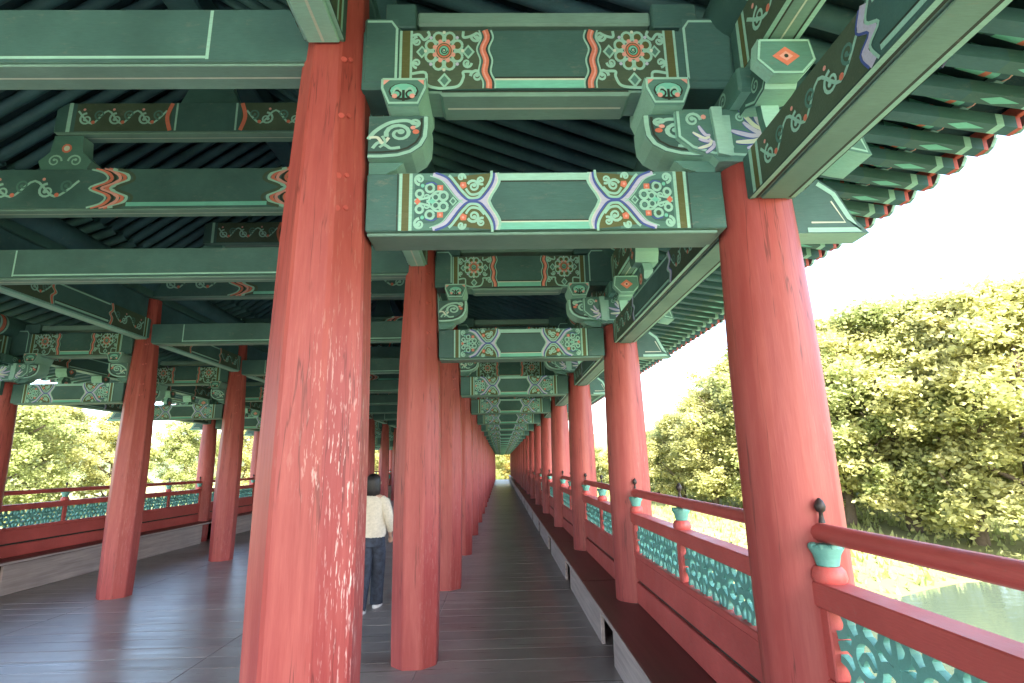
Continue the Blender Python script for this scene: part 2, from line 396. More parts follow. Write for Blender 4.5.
def scroll_face(mb, f, u0, u1, v0, v1, dens=1):
    """vine scrolls filling a rectangular face"""
    P = Paint(mb, f); H = v1-v0; L = u1-u0; n = max(1, int(L/(H*1.0)*dens)); st = L/n
    P.curve([(u0+st*(k*.5), v0+H*(.25 if k % 2 else .75)) for k in range(2*n+1)], H*.07, 'ltgreen', 2)
    for k in range(n):
        u = u0+st*(k+.3); P.scroll(u, v0+H*.42, H*.24, H*.08, 'ltgreen', R(90), 1.3, 1, 3); P.scroll(u+st*.45, v0+H*.6, H*.2, H*.07, 'mid', R(270), 1.2, -1, 3)
        P.disc(u+st*.24, v0+H*.3, H*.07, 'orange', 3.4, 8); P.disc(u-st*.1, v0+H*.8, H*.05, 'pink', 3.4, 8)

# ------------------------------------------------------------------ setting: ground, water, sky
def bank(x, y):
    # river flows along x between y = 9 and y = 47
    d = min(abs(y-7), abs(y-24)) if not (7 < y < 24) else 0
    y = y+1.6*math.sin(x*.17)+1.1*math.sin(x*.41+1)
    d = min(abs(y-7), abs(y-24)) if not (7 < y < 24) else 0
    z = -4.6+min(1.2, d*.12)
    if y > 30: z += min(2.0, (y-30)*.08)
    if y < 4 : z += min(2.0, (4-y)*.3)
    return z+.15*math.sin(x*.31+y*.2)
mb = MB(); xs = [-700,-400,-250]+list(range(-160, -60, 8))+list(range(-60, 61, 2))+list(range(68, 161, 8))+[250,400,700]; ys = [-300,-120,-60,-30,-15,-8,-4,0,3,5,7,9,12,18,22,24,26,28,30,34,38,42,47,52,58,64,70,80,95,120,160,250,400,900]
vs = [(x, y, bank(x, y)) for y in ys for x in xs]; W = len(xs)
mb.add(vs, [(j*W+i, j*W+i+1, (j+1)*W+i+1, (j+1)*W+i) for j in range(len(ys)-1) for i in range(W-1)], 'ground', True)
tag(mb.build('ground'), kind='structure')
mb = MB(); mb.add([(-700,3,-4.42),(700,3,-4.42),(700,28,-4.42),(-700,28,-4.42)], [(0,1,2,3)], 'water'); tag(mb.build('river_water'), kind='structure')
mb = MB(); hv = []; nn = 90
for j, (rr, hh) in enumerate(((420,-3),(480,.5),(560,1.0),(700,-.1))):
    for i in range(nn+1):
        a = R(-20+220*i/nn); z = -3 if hh < 0 else (24+14*math.sin(i*.23)+8*math.sin(i*.61+1)+4*math.sin(i*1.7))*hh
        hv.append((rr*math.cos(a), rr*math.sin(a), z-3))
mb.add(hv, [(j*(nn+1)+i, j*(nn+1)+i+1, (j+1)*(nn+1)+i+1, (j+1)*(nn+1)+i) for j in range(3) for i in range(nn)], 'hill', True)
tag(mb.build('hills'), kind='structure')

# rough grass on the near and far banks
rg = random.Random(5); gv = []; gf = []
for k in range(26000):
    x = rg.choice((-1, 1, 1))*rg.uniform(3, 62); y = rg.uniform(24.5, 66) if rg.random() < .9 else rg.uniform(-4, 6)
    if rg.random() > .35+.65*abs(math.sin(x*.21+y*.13)): continue
    z = bank(x, y); 
    if z < -4.40: continue
    hgt = rg.uniform(.15, .5); a = rg.uniform(0, 6.28); w_ = hgt*.35; o = len(gv)
    gv += [(x-w_*math.cos(a), y-w_*math.sin(a), z-.03), (x+w_*math.cos(a), y+w_*math.sin(a), z-.03), (x+rg.uniform(-.15,.15), y+rg.uniform(-.15,.15), z+hgt)]; gf.append((o, o+1, o+2))
gmb = MB(); gmb.add(gv, gf, 'leafB'); tag(gmb.build('grass'), 'rough yellow-green grass growing on the river banks', 'grass', kind='stuff')
# floor of the gallery: boards laid across the walk
mb = MB(); y = -8.4; k = 0
while y < 59.6:
    for (a, b) in ((-7.75, -5.1), (-5.096, -2.6), (-2.596, -.7), (-.696, 1.9)):
        dz = random.uniform(-.0012, .0012)
        mb.box(a, b, y, y+.276, -.06, dz, 'floor', .003)
    y += .28
mb.box(-7.7, 1.85, -8.4, 59.55, -.45, -.065, 'floor', .01)
tag(mb.build('floor'), kind='structure')

# ------------------------------------------------------------------ columns
def column_profile(r0, r1, ztop):
    P = []; tab = ((0,.198),(1.2,.205),(1.6,.204),(1.96,.198),(2.6,.183),(2.93,.168),(3.19,.157),(3.6,.139),(4.1,.118)) if ztop > 3.5 else ((0,.172),(1.4,.180),(2.0,.176),(2.5,.163),(2.9,.148))
    for k in range(25):
        z = ztop*k/24
        for (a, ra), (b, rb) in zip(tab, tab[1:]):
            if z <= b: r = ra+(rb-ra)*(z-a)/(b-a); break
        P.append((r-(.004 if k == 0 else 0), z))
    return P
def make_column(name, r0, r1, ztop, pegs, label, group):
    root = empty(name, (0,0,0)); tag(root, label, 'column', group)
    mb = MB(); prof = column_profile(r0, r1, ztop)
    if ztop > 3.5:      # inner rows: eight-sided shafts with worn arrises
        shape = []
        for k in range(8):
            a = k*math.pi/4; hs = math.tan(math.pi/8)*.86
            for g in (-hs, hs): shape.append((.965*(math.cos(a)-g*math.sin(a)), .965*(math.sin(a)+g*math.cos(a))))
        smooth_ = False
    else:
        shape = [((1+.004*math.sin(k*2.1))*math.cos(2*math.pi*k/40), (1+.004*math.sin(k*2.1))*math.sin(2*math.pi*k/40)) for k in range(40)]; smooth_ = True
    n = len(shape); vs = []; fs = []
    for j, (r, z) in enumerate(prof):
        for k, (u, v) in enumerate(shape):
            w = 1+.003*math.sin(k*5.3+j*.7); vs.append((r*w*u, r*w*v, z))
    for i in range(len(prof)-1):
        for k in range(n): fs.append((i*n+k, i*n+(k+1)%n, (i+1)*n+(k+1)%n, (i+1)*n+k))
    fs.append(tuple(range(n-1, -1, -1))); fs.append(tuple((len(prof)-1)*n+k for k in range(n)))
    mb.add(vs, fs, 'column', smooth_); sh = mb.build('shaft', root); sh.color = (.16, .16, .16, 1)
    for z in pegs:
        r = .205-.083*max(0, (z-1.9)/2.2)
        for (a, dz) in ((-1.08, 0), (-.88, .012)):
            pg = MB(); c, s_ = math.cos(a), math.sin(a)
            pg.tube([(c*(r-.02), s_*(r-.02), z+dz), (c*(r+.006), s_*(r+.006), z+dz)], .013 if a < -1 else .010, 'redrail', 10)
            pg.build('peg', root)
    reg(root); return root
first_r = make_column('round_column', .180, .142, 2.86, (), '', None)
first_l = make_column('round_column', .203, .128, 4.06, (2.64, 2.79, 3.08, 3.37), '', None)
rows = [('right', XRc, first_r, 'beside the right railing', 'columns along the right-hand railing'),
        ('left', XLc, first_l, 'in the row left of the walkway', 'columns between walkway and nave'),
        ('far', 2*NAVE-XLc, first_l, 'in the row across the nave', 'columns on the far side of the nave'),
        ('outer', 2*NAVE-XRc, first_r, 'in the outermost row beyond the nave', 'columns along the outer left railing')]
for rn, X, proto, where, grp in rows:
    for i in range(N):
        if rn == 'right' and i == 0: o = first_r
        elif rn == 'left' and i == 0: o = first_l
        elif rn in ('far', 'outer') and i == 0: continue
        else: o = copy_tree(proto)
        o.location = (X, Y0+i*S, 0)
        if rn in ('far', 'outer'): o.rotation_euler.z = 0
        w = ORD[i]
        if i == 0 and rn == 'left':
            pass
        if rn == 'left' and i == 0: lab = 'nearest thick red column, white flaking chips down its shaft, left of the walkway'
        elif rn == 'right' and i == 0: lab = 'nearest smooth red column where the railing ends at the right'
        elif i == N-1: lab = 'last red column at the far end, '+where
        else: lab = w+' red round column from the camera, '+where
        tag(o, lab, 'column', grp)

for c in bpy.data.objects:
    if c.parent == first_l and c.name.startswith('shaft'): c.color = (1,1,1,1)
# ------------------------------------------------------------------ lower tie beams
def rooted(name, ox, oz): return empty(name, (ox, 0, oz))
def yz(mbf): return mbf
tie = rooted('tie_beam', CX, 2.51); tag(tie, '', 'beam')
mb = MB(); mb.box(XL, XR+.02, -HB, HB, 2.565, 2.83, 'green', .005, under='greygreen')
for s_ in (1, -1): tie_pattern(mb, s_)
mb.build('painted_beam', tie, (CX,0,2.51))
mb = MB(); mb.box(-.55, .945, -HB+.012, HB-.012, 2.548, 2.562, 'greygreen', .004); mb.build('soffit_trim', tie, (CX,0,2.51))
for s_ in (1,):
    mb = MB(); xf = lambda u, v, w: (u, w, v)
    tri = [(1.30,2.55),(1.62,2.55),(1.56,2.62),(1.50,2.75),(1.42,2.81),(1.30,2.81)]
    mb.prism(tri, xf, -.06, .06, 'green', 'ltgreen')
    for fc in (1, -1):
        P = Paint(mb, lambda u, v, h, fc=fc: (u, fc*(-.06-h), v)); P.ribbon([(1.35,2.565),(1.585,2.565),(1.54,2.62),(1.485,2.735),(1.42,2.785)], .022, 'ltgreen'); P.ribbon([(1.37,2.6),(1.52,2.6),(1.47,2.7)], .008, 'white')
    mb.build('beam_nose', tie, (CX,0,2.51))
reg(tie)

# ------------------------------------------------------------------ upper cross beams with blocks and curled arms
cross = rooted('cross_beam', .183, 2.88); tag(cross, '', 'beam'); OR = (.183, 0, 2.88)
mb = MB(); mb.box(-.60, 1.16, -HB, HB, 3.247, 3.554, 'green', .005)
mb.box(-.595, -.43, -HB-.006, HB+.006, 3.275, 3.625, 'green', .012)
mb.box(.865, 1.10, -HB-.006, HB+.006, 3.275, 3.625, 'green', .012)
for fc in (1, -1):
    cross_pattern(mb, fc)
    P = Paint(mb, lambda u, v, h, fc=fc: (u, fc*(-HB-.006-h), v))
    P.ribbon([(-.58,3.598),(-.47,3.598),(-.445,3.56),(-.445,3.29)], .012, 'ltgreen'); P.ribbon([(1.08,3.598),(.905,3.598),(.88,3.56),(.88,3.29)], .012, 'ltgreen')
mb.build('painted_beam', cross, OR)
mb = MB(); xf = lambda u, v, w: (u, w, v)
prof = [(-.30,3.145),(-.24,3.145),(-.225,3.160),(.59,3.160),(.605,3.145),(.67,3.145),(.67,3.243),(-.30,3.243)]
prof = [(-.32,3.232),(-.25,3.232),(-.235,3.215),(.60,3.215),(.615,3.232),(.69,3.232),(.69,3.244),(-.32,3.244)]
mb.prism(prof, xf, -HB+.01, HB-.01, 'greygreen', 'greygreen')
for fc in (1, -1):
    P = Paint(mb, lambda u, v, h, fc=fc: (u, fc*(-HB+.01-h), v)); P.rect(-.24, .605, 3.236, 3.243, 'dark')
P = Paint(mb, lambda u, v, h: (u, v, 3.215-h)); P.rect(-.22, .585, -.006, .006, 'white')
mb.build('soffit_trim', cross, OR)
mb = MB(); mb.box(-.36, .74, -.07, .07, 3.61, 3.685, 'greygreen', .01); mb.box(-.50,-.36,-.1,.1,3.57,3.70,'green'); mb.box(.74,.95,-.1,.1,3.57,3.70,'green')
mb.build('spacer_rail', cross, OR)
for (mx, sg) in ((-.40, 1), (.765, -1)):
    mb = MB(); blk = [(-.10,3.285),(.10,3.285),(.10,3.235),(.065,3.145),(-.065,3.145),(-.10,3.235)]
    mb.prism([(mx+u, v-.022) for u, v in blk], xf, -HB-.05, HB+.05, 'mid', 'ltgreen')
    for fc in (1, -1):
        P = Paint(mb, lambda u, v, h, fc=fc: (mx+u, fc*(-HB-.05-h), v-.022))
        P.ribbon([(-.093,3.28),(.093,3.28),(.093,3.236),(.062,3.162),(-.062,3.162),(-.093,3.236),(-.093,3.28)], .011, 'ltgreen')
        P.disc(0, 3.218, .066, 'dark', 2, 14, .66); P.disc(0, 3.222, .058, 'turq', 2.6, 14, .62); P.ring(-.03,3.205,.018,.009,'dark',3,10); P.ring(.03,3.205,.018,.009,'dark',3,10)
        P.curve([(-.05,3.20),(-.03,3.235),(0,3.215),(.03,3.235),(.05,3.20)], .009, 'ltgreen', 3.2); P.ribbon([(0,3.17),(0,3.225)], .012, 'dark', 3.4)
        P.disc(-.038, 3.195, .012, 'pink', 3.8, 8); P.disc(.038, 3.195, .012, 'pink', 3.8, 8); P.poly([(-.088,3.275),(-.06,3.275),(-.088,3.25)], 'pink', 3); P.poly([(.088,3.275),(.06,3.275),(.088,3.25)], 'pink', 3)
    mb.build('cap_block', cross, OR)
    mb = MB(); xw = -.56 if sg > 0 else .975      # wall end of the arm, at the column
    L = abs(mx+.10*sg - xw)
    TZ = 3.118; k_ = .80
    zz = lambda v: TZ-(3.165-v)*k_
    F = lambda u, v, w: (xw+sg*u*L/.26, w, zz(v))
    arm = [(0,3.165),(.262,3.165),(.262,3.10),(.258,3.03),(.235,2.975),(.19,2.935),(.13,2.912),(.06,2.905),(0,2.905)]
    mb.prism(arm, F, -.085, .085, 'green', 'ltgreen')
    for fc in (1, -1):
        P = Paint(mb, lambda u, v, h, fc=fc: F(u, v, fc*(-.085-h)))
        P.ribbon([(.252,3.16),(.252,3.10),(.247,3.035),(.226,2.985),(.185,2.947),(.13,2.925),(.06,2.918),(0,2.918)], .018, 'ltgreen')
        P.ribbon([(.232,3.15),(.232,3.10),(.227,3.04),(.208,3.0),(.172,2.967),(.126,2.948),(.06,2.942),(0,2.942)], .010, 'dark')
        P.scroll(.135, 3.055, .060, .022, 'ltgreen', R(200), 1.4, -1, 3); P.scroll(.20, 3.12, .028, .015, 'ltgreen', R(250), 1.2, 1, 3)
        P.curve([(0,3.02),(.03,3.07),(.09,3.12),(.16,3.135),(.2,3.12)], .020, 'ltgreen', 2.6); P.curve([(.02,2.965),(.045,3.0),(.08,2.98),(.10,2.965),(.14,2.97)], .016, 'ltgreen', 2.6)
        P.curve([(.005,3.03),(.04,3.03),(.065,2.995),(.09,3.03)], .015, 'white', 3); P.curve([(.05,2.97),(.075,3.0),(.06,3.04)], .012, 'ltgreen', 3)
        P.disc(.208, 3.065, .015, 'orange', 3.4, 8); P.disc(.195, 3.09, .012, 'pink', 3.6, 8)
    mb.build('curled_arm', cross, OR)
    mb = MB(); mb.prism([(0,2.9),(.15,2.9),(.12,2.86),(.07,2.83),(0,2.83)], F, -.055, .055, 'mid', 'ltgreen'); mb.build('arm_corbel', cross, OR)
reg(cross)

# ------------------------------------------------------------------ column heads on the outer rows
head = rooted('bracket_head', XRc, 2.86); tag(head, '', 'bracket'); OH = (XRc, 0, 2.86)
mb = MB()   # arm along the row, curled underneath, ends capped by blocks
yf = lambda u, v, w: (XRc+w, u, v)
armp = [(-.36,3.20),(-.36,3.10),(-.33,3.06),(-.24,3.05),(-.16,3.09),(.16,3.09),(.24,3.05),(.33,3.06),(.36,3.10),(.36,3.20)]
mb.prism(armp, yf, -.065, .065, 'green', 'ltgreen')
for sx in (1, -1):
    P = Paint(mb, lambda u, v, h, sx=sx: (XRc+sx*(-.065-h), u, v))
    for g in (1, -1):
        P.ribbon([(g*.345,3.19),(g*.345,3.105),(g*.32,3.072),(g*.245,3.063),(g*.17,3.10)], .010, 'ltgreen')
        P.scroll(g*.27, 3.125, .035, .011, 'ltgreen', R(90), 1.3, g, 3); P.disc(g*.18, 3.15, .012, 'orange', 3.4, 8)
mb.build('bracket_arm', head, OH)
for g in (-1, 1):
    mb = MB()   # square end block facing along the row, with orange flower
    mb.prism([(-.105,3.235),(.105,3.235),(.12,3.14),(.06,3.075),(-.06,3.075),(-.12,3.14)], lambda u, v, w: (XRc+u, w, v), .345 if g > 0 else -.40, .40 if g > 0 else -.345, 'mid', 'ltgreen')
    P = Paint(mb, lambda u, v, h, g=g: (XRc+u, g*(.40+h), v))
    P.ribbon([(-.098,3.228),(.098,3.228),(.112,3.142),(.057,3.082),(-.057,3.082),(-.112,3.142),(-.098,3.228)], .01, 'ltgreen'); P.poly([(-.055,3.155),(0,3.112),(.055,3.155),(0,3.198)], 'orange', 2); P.poly([(-.028,3.155),(0,3.133),(.028,3.155),(0,3.177)], 'pink', 3); P.disc(0,3.155,.009,'dark',4,8)
    mb.build('end_block', head, OH)
    mb = MB(); mb.prism([(-.04,3.07),(.04,3.07),(.035,2.99),(.02,2.90),(-.02,2.90),(-.035,2.99)], lambda u, v, w: (XRc+u, w, v), g*.20 if g > 0 else -.24, .24 if g > 0 else -.20, 'ltgreen', 'mid'); mb.build('small_strut', head, OH)
mb = MB()   # wing through the column, inner curl and outward beak
wing = [(.80,3.13),(.80,2.99),(.86,2.93),(.95,2.90),(.975,2.872),(1.36,2.872),(1.45,2.90),(1.52,2.93),(1.60,2.91),(1.66,2.90),(1.63,3.0),(1.56,3.08),(1.46,3.13)]
mb.prism(wing, lambda u, v, w: (u, w, v), -.105, .105, 'mid', 'ltgreen')
for fc in (1, -1):
    P = Paint(mb, lambda u, v, h, fc=fc: (u, fc*(-.105-h), v))
    P.ribbon([(.812,3.12),(.812,2.995),(.868,2.943),(.96,2.912),(1.36,2.885),(1.45,2.915),(1.52,2.945),(1.64,2.915),(1.615,2.995),(1.55,3.07),(1.45,3.118)], .012, 'ltgreen'); P.poly([(.99,2.90),(1.36,2.90),(1.42,2.95),(1.42,3.1),(.99,3.1)], 'ltgreen', .6)
    P.scroll(.875, 3.075, .036, .015, 'ltgreen', R(0), 1.3, 1, 3); P.disc(.925, 3.09, .012, 'pink', 3, 8)
    def fan(cx, cz, a0, a1, n, l0, cols, w):
        for k in range(n):
            a = R(a0+(a1-a0)*k/(n-1)); l = l0*(1+.18*math.sin(k*2.3)); ca, sa = math.cos(a), math.sin(a)
            pts = [(cx+.02*ca, cz+.02*sa), (cx+.45*l*ca-.010*sa, cz+.45*l*sa+.010*ca), (cx+.8*l*ca+.004*sa, cz+.8*l*sa-.004*ca), (cx+l*ca+.016*sa, cz+l*sa-.016*ca)]
            q = smooth_path(pts, 4); m = len(q)
            P.ribbon(q, [w*(.45+1.1*math.sin(math.pi*min(.92, .12+.85*i/m))) for i in range(m)], 'blue', 2.4+k*.08)
            P.ribbon(q, [w*.72*(.4+1.1*math.sin(math.pi*min(.9, .12+.85*i/m))) for i in range(m)], cols[k % len(cols)], 3.2+k*.08)
    fan(.965, 2.99, 150, 250, 5, .085, ('lav','white'), .014)
    P.poly([(1.045,2.895),(1.36,2.895),(1.44,2.95),(1.44,3.11),(1.045,3.11)], 'mid', .9)
    fan(1.215, 3.005, 120, 240, 7, .155, ('lav','white','lav'), .020); fan(1.215, 3.005, -55, 60, 6, .15, ('lav','white'), .020)
    P.disc(1.215, 3.005, .038, 'ltgreen', 4.2, 14); P.disc(1.215, 3.005, .027, 'lav', 4.6, 12); P.disc(1.215, 3.005, .015, 'blue', 5, 8)
    P.scroll(1.09, 3.085, .026, .010, 'ltgreen', 0, 1.3, 1, 3.4); P.scroll(1.30, 3.085, .022, .009, 'turq', 0, 1.3, -1, 3.4); P.scroll(1.16, 2.915, .02, .008, 'ltgreen', 0, 1.2, 1, 3.4)
    P.scroll(1.50, 3.03, .04, .013, 'ltgreen', 0, 1.3, 1, 3)
mb.prism([(.955,3.13),(1.005,3.13),(1.00,3.06),(1.015,2.99),(1.04,2.93),(1.02,2.89),(.97,2.90),(.965,2.98)], lambda u, v, w: (u, w, v), -.125, .125, 'ltgreen')
mb.build('bracket_wing', head, OH)
mb = MB(); mb.box(XRc-.12, XRc+.12, -.24, .24, 3.125, 3.245, 'mid', .012, under='ltgreen')
for sx in (1,-1):
    P = Paint(mb, lambda u, v, h, sx=sx: (XRc+sx*(-.12-h), u, v)); P.scroll(-.08, 3.185, .04, .012, 'ltgreen', 0, 1.3, 1, 2); P.scroll(.08, 3.185, .04, .012, 'ltgreen', R(180), 1.3, -1, 2); P.disc(0,3.185,.02,'orange',3,8)
mb.build('seat_block', head, OH)
reg(head)

# ------------------------------------------------------------------ longitudinal members, one bay each
def long_beam(name, x0, x1, z0, z1, stripe, ends, cat='beam'):
    ox = (x0+x1)/2; root = rooted(name, ox, z0); tag(root, '', cat); O = (ox, 0, z0)
    mb = MB(); a, b = .13, S-.13
    mb.box(x0, x1, a, b, z0, z1, 'green', .006, under='greygreen')
    for sx in (1, -1):
        xx = x0 if sx > 0 else x1
        P = Paint(mb, lambda u, v, h, sx=sx, xx=xx: (xx-sx*h, u, v)); H = z1-z0
        P.rect(a+.84, b-.84, z0+H*.08, z0+H*.17, 'ltgreen'); P.rect(a+.84, b-.84, z0+H*.17, z0+H*.21, 'dark'); P.rect(a+.84, b-.84, z1-H*.12, z1-H*.05, 'ltgreen')
        for (e, d) in ((a, 1), (b, -1)):
            def q(u, v, h, e=e, d=d, sx=sx, xx=xx): return (xx-sx*h, e+d*u, v)
            Q = Paint(mb, q)
            Q.rect(.06, .085, z0, z1, 'ltgreen'); Q.rect(.085, .12, z0, z1, 'olive'); Q.rect(.12, .14, z0, z1, 'ltgreen'); Q.rect(.14, .80, z0, z1, 'brown', .7)
            w = smooth_path([(.81,z0),(.785,z0+H*.3),(.83,z0+H*.5),(.785,z0+H*.7),(.81,z1)], 4)
            Q.ribbon(w, .03, 'orange' if ends == 'r' else 'lav', 3); Q.ribbon([(u+.022, v) for u, v in w], .01, 'ltgreen', 3.2); Q.ribbon([(u-.02, v) for u, v in w], .008, 'blue' if ends != 'r' else 'ltgreen', 3.4)
            scroll_face(mb, lambda u, v, h, q=q: q(u, v, h), 0.16, .77, z0+H*.06, z1-H*.06)
    Pb = Paint(mb, lambda u, v, h: (u, v, z0-h)); cxm = (x0+x1)/2; Pb.rect(cxm-.004, cxm+.004, a+.02, b-.02, 'white'); hw_ = (x1-x0)/2
    for g in (-1,1): Pb.rect(cxm+g*hw_*.70-.006, cxm+g*hw_*.70+.006, a+.02, b-.02, 'dark'); Pb.rect(cxm+g*hw_*.86-.010, cxm+g*hw_*.86+.010, a+.02, b-.02, 'ltgreen')
    mb.build('painted_beam', root, O)
    return root, O
lint, OL = long_beam('lintel_beam', XRc-.09, XRc+.11, 2.675, 2.87, True, 'l')
mb = MB(); mb.box(XRc-.045, XRc+.065, .16, S-.16, 2.664, 2.672, 'greygreen', .003); mb.build('soffit_trim', lint, OL)
for k in range(2):
    yy = S*(.36+.28*k)
    mb = MB(); yfp = lambda u, v, w: (XRc+w, yy+u, v)
    mb.prism([(-.16,2.873),(.16,2.873),(.15,2.93),(.08,2.97),(.10,3.03),(.06,3.10),(-.06,3.10),(-.10,3.03),(-.08,2.97),(-.15,2.93)], yfp, -.035, .035, 'mid', 'ltgreen')
    for sx in (1,-1):
        P = Paint(mb, lambda u, v, h, sx=sx: (XRc+sx*(-.035-h), yy+u, v)); P.disc(0,2.99,.045,'pink',2); P.disc(0,2.99,.03,'orange',3); P.disc(0,2.99,.012,'white',4); P.scroll(-.09,2.905,.03,.01,'ltgreen',0,1.2,1,2); P.scroll(.09,2.905,.03,.01,'ltgreen',R(180),1.2,-1,2); P.scroll(0,3.06,.025,.009,'ltgreen',0,1.2,1,2)
    mb.build('flower_block', lint, OL)
    mb = MB(); mb.prism([(-.10,3.235),(.10,3.235),(.10,3.18),(.065,3.105),(-.065,3.105),(-.10,3.18)], yfp, -.09, .09, 'mid', 'ltgreen')
    for sx in (1,-1):
        P = Paint(mb, lambda u, v, h, sx=sx: (XRc+sx*(-.09-h), yy+u, v)); P.poly([(-.05,3.19),(0,3.15),(.05,3.19),(0,3.225)], 'orange', 2); P.disc(0,3.19,.014,'white',3,8)
    mb.build('cap_block', lint, OL)
reg(lint)
plate, OPt = long_beam('plate_beam', XRc-.075, XRc+.075, 3.25, 3.50, True, 'r')
mb = MB(); mb.tube([(XRc, .004, 3.65), (XRc, S-.004, 3.65)], .15, 'green', 20)
for (e, d) in ((0,1),(S,-1)):
    for (o1, w_, mt, rr) in ((.30,.03,'ltgreen',.1515),(.345,.05,'orange',.1517),(.40,.03,'ltgreen',.1515),(.47,.14,'brown',.1513),(.62,.02,'lav',.1516),(.65,.03,'blue',.1517)):
        mb.tube([(XRc, e+d*o1, 3.65), (XRc, e+d*(o1+w_), 3.65)], rr, mt, 20, cap=False)
    for k in range(10):
        a = R(k*36); c = Vector((math.cos(a), 0, math.sin(a)))
        t2 = Vector((-math.sin(a), 0, math.cos(a)))
        P = Paint(mb, lambda u, v, h, c=c, t2=t2, e=e, d=d: tuple(Vector((XRc, e+d*(.54+u), 3.65))+c*(.1525+h)+t2*v))
        P.ring(0, 0, .03, .012, 'ltgreen' if k % 2 else 'turq', 2, 8); P.disc(0, 0, .012, 'orange' if k % 2 else 'pink', 2.4, 6)
mb.build('purlin', plate, OPt)
reg(plate)
mid, OM = long_beam('head_rail', XLc-.105, XLc+.075, 3.46, 3.74, True, 'r')
mb = MB(); mb.box(XLc-.085, XLc+.055, .15, S-.15, 3.440, 3.457, 'ltgreen', .005)
P = Paint(mb, lambda u, v, h: (u, v, 3.440-h)); P.rect(XLc-.021, XLc-.009, .16, S-.16, 'white'); mb.build('soffit_trim', mid, OM)
mb = MB(); mb.box(XLc-.04, XLc+.01, .14, S-.14, 3.743, 4.06, 'navy', .006); mb.build('infill_board', mid, OM)
mb = MB(); mb.tube([(XLc, .003, 4.32), (XLc, S-.003, 4.32)], .16, 'navy', 16); mb.box(XLc-.08, XLc+.08, .12, S-.12, 4.063, 4.17, 'green', .006); mb.build('purlin', mid, OM)
reg(mid)

# ------------------------------------------------------------------ nave beams
def nave_beam(name, z0, z1, x0, x1, trimz, deco, m='green'):
    ox = NAVE; root = rooted(name, ox, trimz); O = (ox, 0, trimz); tag(root, '', 'beam')
    mb = MB(); mb.box(x0, x1, -.09, .09, z0, z1, m, .006, under='greygreen')
    H = z1-z0
    for fc in (1, -1):
        for d in (0, 1):
            def f(u, v, h, fc=fc, d=d): return ((x1-u) if d else (x0+u), fc*(-.09-h), v)
            P = Paint(mb, f)
            if deco == 'arc':
                P.rect(0, 1.2, z0+H*.02, z0+H*.98, 'green', .5)
                P.rect(1.2, 1.62, z0+H*.02, z1-H*.02, 'green', .5)
                w3 = smooth_path([(1.40,z0+.004),(1.53,z0+H*.12),(1.56,z0+H*.3),(1.40,z0+H*.5),(1.56,z0+H*.7),(1.53,z0+H*.88),(1.40,z1-.004)], 5)
                for off, wd, mt in ((0,.035,'orange'),(.045,.03,'pink'),(.09,.022,'dark'),(.125,.03,'orange'),(.165,.02,'ltgreen'),(-.04,.03,'ltgreen'),(-.09,.03,'brown')):
                    P.ribbon([(u-off+.02, v) for u, v in w3], wd, mt, 2)
                P.rect(.12,.15,z0,z1,'ltgreen',2)
                scroll_face(mb, f, .3, 1.15, z0+H*.1, z1-H*.1)
                P.rect(1.63, (x1-x0)/2, z0+H*.04, z0+H*.14, 'turq', 2)
            elif deco == 'scroll':
                P.rect(.12, .16, z0, z1, 'ltgreen'); P.rect(.2, 1.15, z0+H*.02, z1-H*.02, 'brown', .7); scroll_face(mb, f, .22, 1.1, z0+H*.06, z1-H*.06); P.curve([(1.15,z0+.01),(1.11,z0+H*.5),(1.15,z1-.01)], .04, 'orange', 3); P.rect(1.19, 1.21, z0+.01, z1-.01, 'ltgreen', 3)
            else:
                P.rect(.45, .465, z0+.01, z1-.01, 'ltgreen'); P.rect(.465, (x1-x0)/2, z0+H*.05, z0+H*.1, 'ltgreen')
    mb.build('painted_beam', root, O)
    mb = MB(); mb.box(x0+.02, x1-.02, -.08, .08, trimz, z0-.003, 'greygreen', .004)
    P = Paint(mb, lambda u, v, h: (u, v, trimz-h)); P.rect(x0+.05, x1-.05, -.005, .005, 'white')
    mb.build('soffit_trim', root, O); return root, O
nx0, nx1 = 2*NAVE-XLc+.10, XLc-.10
low, Olw = nave_beam('nave_tie_beam', 3.40, 3.68, nx0+.0, nx1, 3.384, 'plain'); reg(low)
gird, Og = nave_beam('nave_girder', 4.10, 4.52, 2*NAVE-XLc-.12, XLc+.12, 4.084, 'arc')
for sg in (-1, 1):
    mb = MB(); F = lambda u, v, w, sg=sg: (NAVE+sg*(1.35+u), w, v)
    mb.prism([(-.22,4.523),(.22,4.523),(.26,4.62),(.16,4.72),(.14,4.90),(-.14,4.90),(-.16,4.72),(-.26,4.62)], F, -.07, .07, 'mid', 'ltgreen')
    for fc in (1,-1):
        P = Paint(mb, lambda u, v, h, fc=fc, F=F: F(u, v, fc*(-.07-h))); P.scroll(-.1,4.62,.07,.02,'ltgreen',0,1.3,1,2); P.scroll(.1,4.62,.07,.02,'ltgreen',R(180),1.3,-1,2); P.disc(0,4.76,.05,'orange',2); P.disc(0,4.76,.03,'white',3)
    mb.build('short_post', gird, Og)
reg(gird)
top, Ot = nave_beam('nave_upper_beam', 4.93, 5.26, NAVE-1.5, NAVE+1.5, 4.914, 'scroll')
mb = MB(); mb.prism([(-.3,5.263),(.3,5.263),(.2,5.5),(.1,5.85),(-.1,5.85),(-.2,5.5)], lambda u, v, w: (NAVE+u, w, v), -.06, .06, 'green', 'ltgreen'); mb.build('king_post', top, Ot); reg(top)

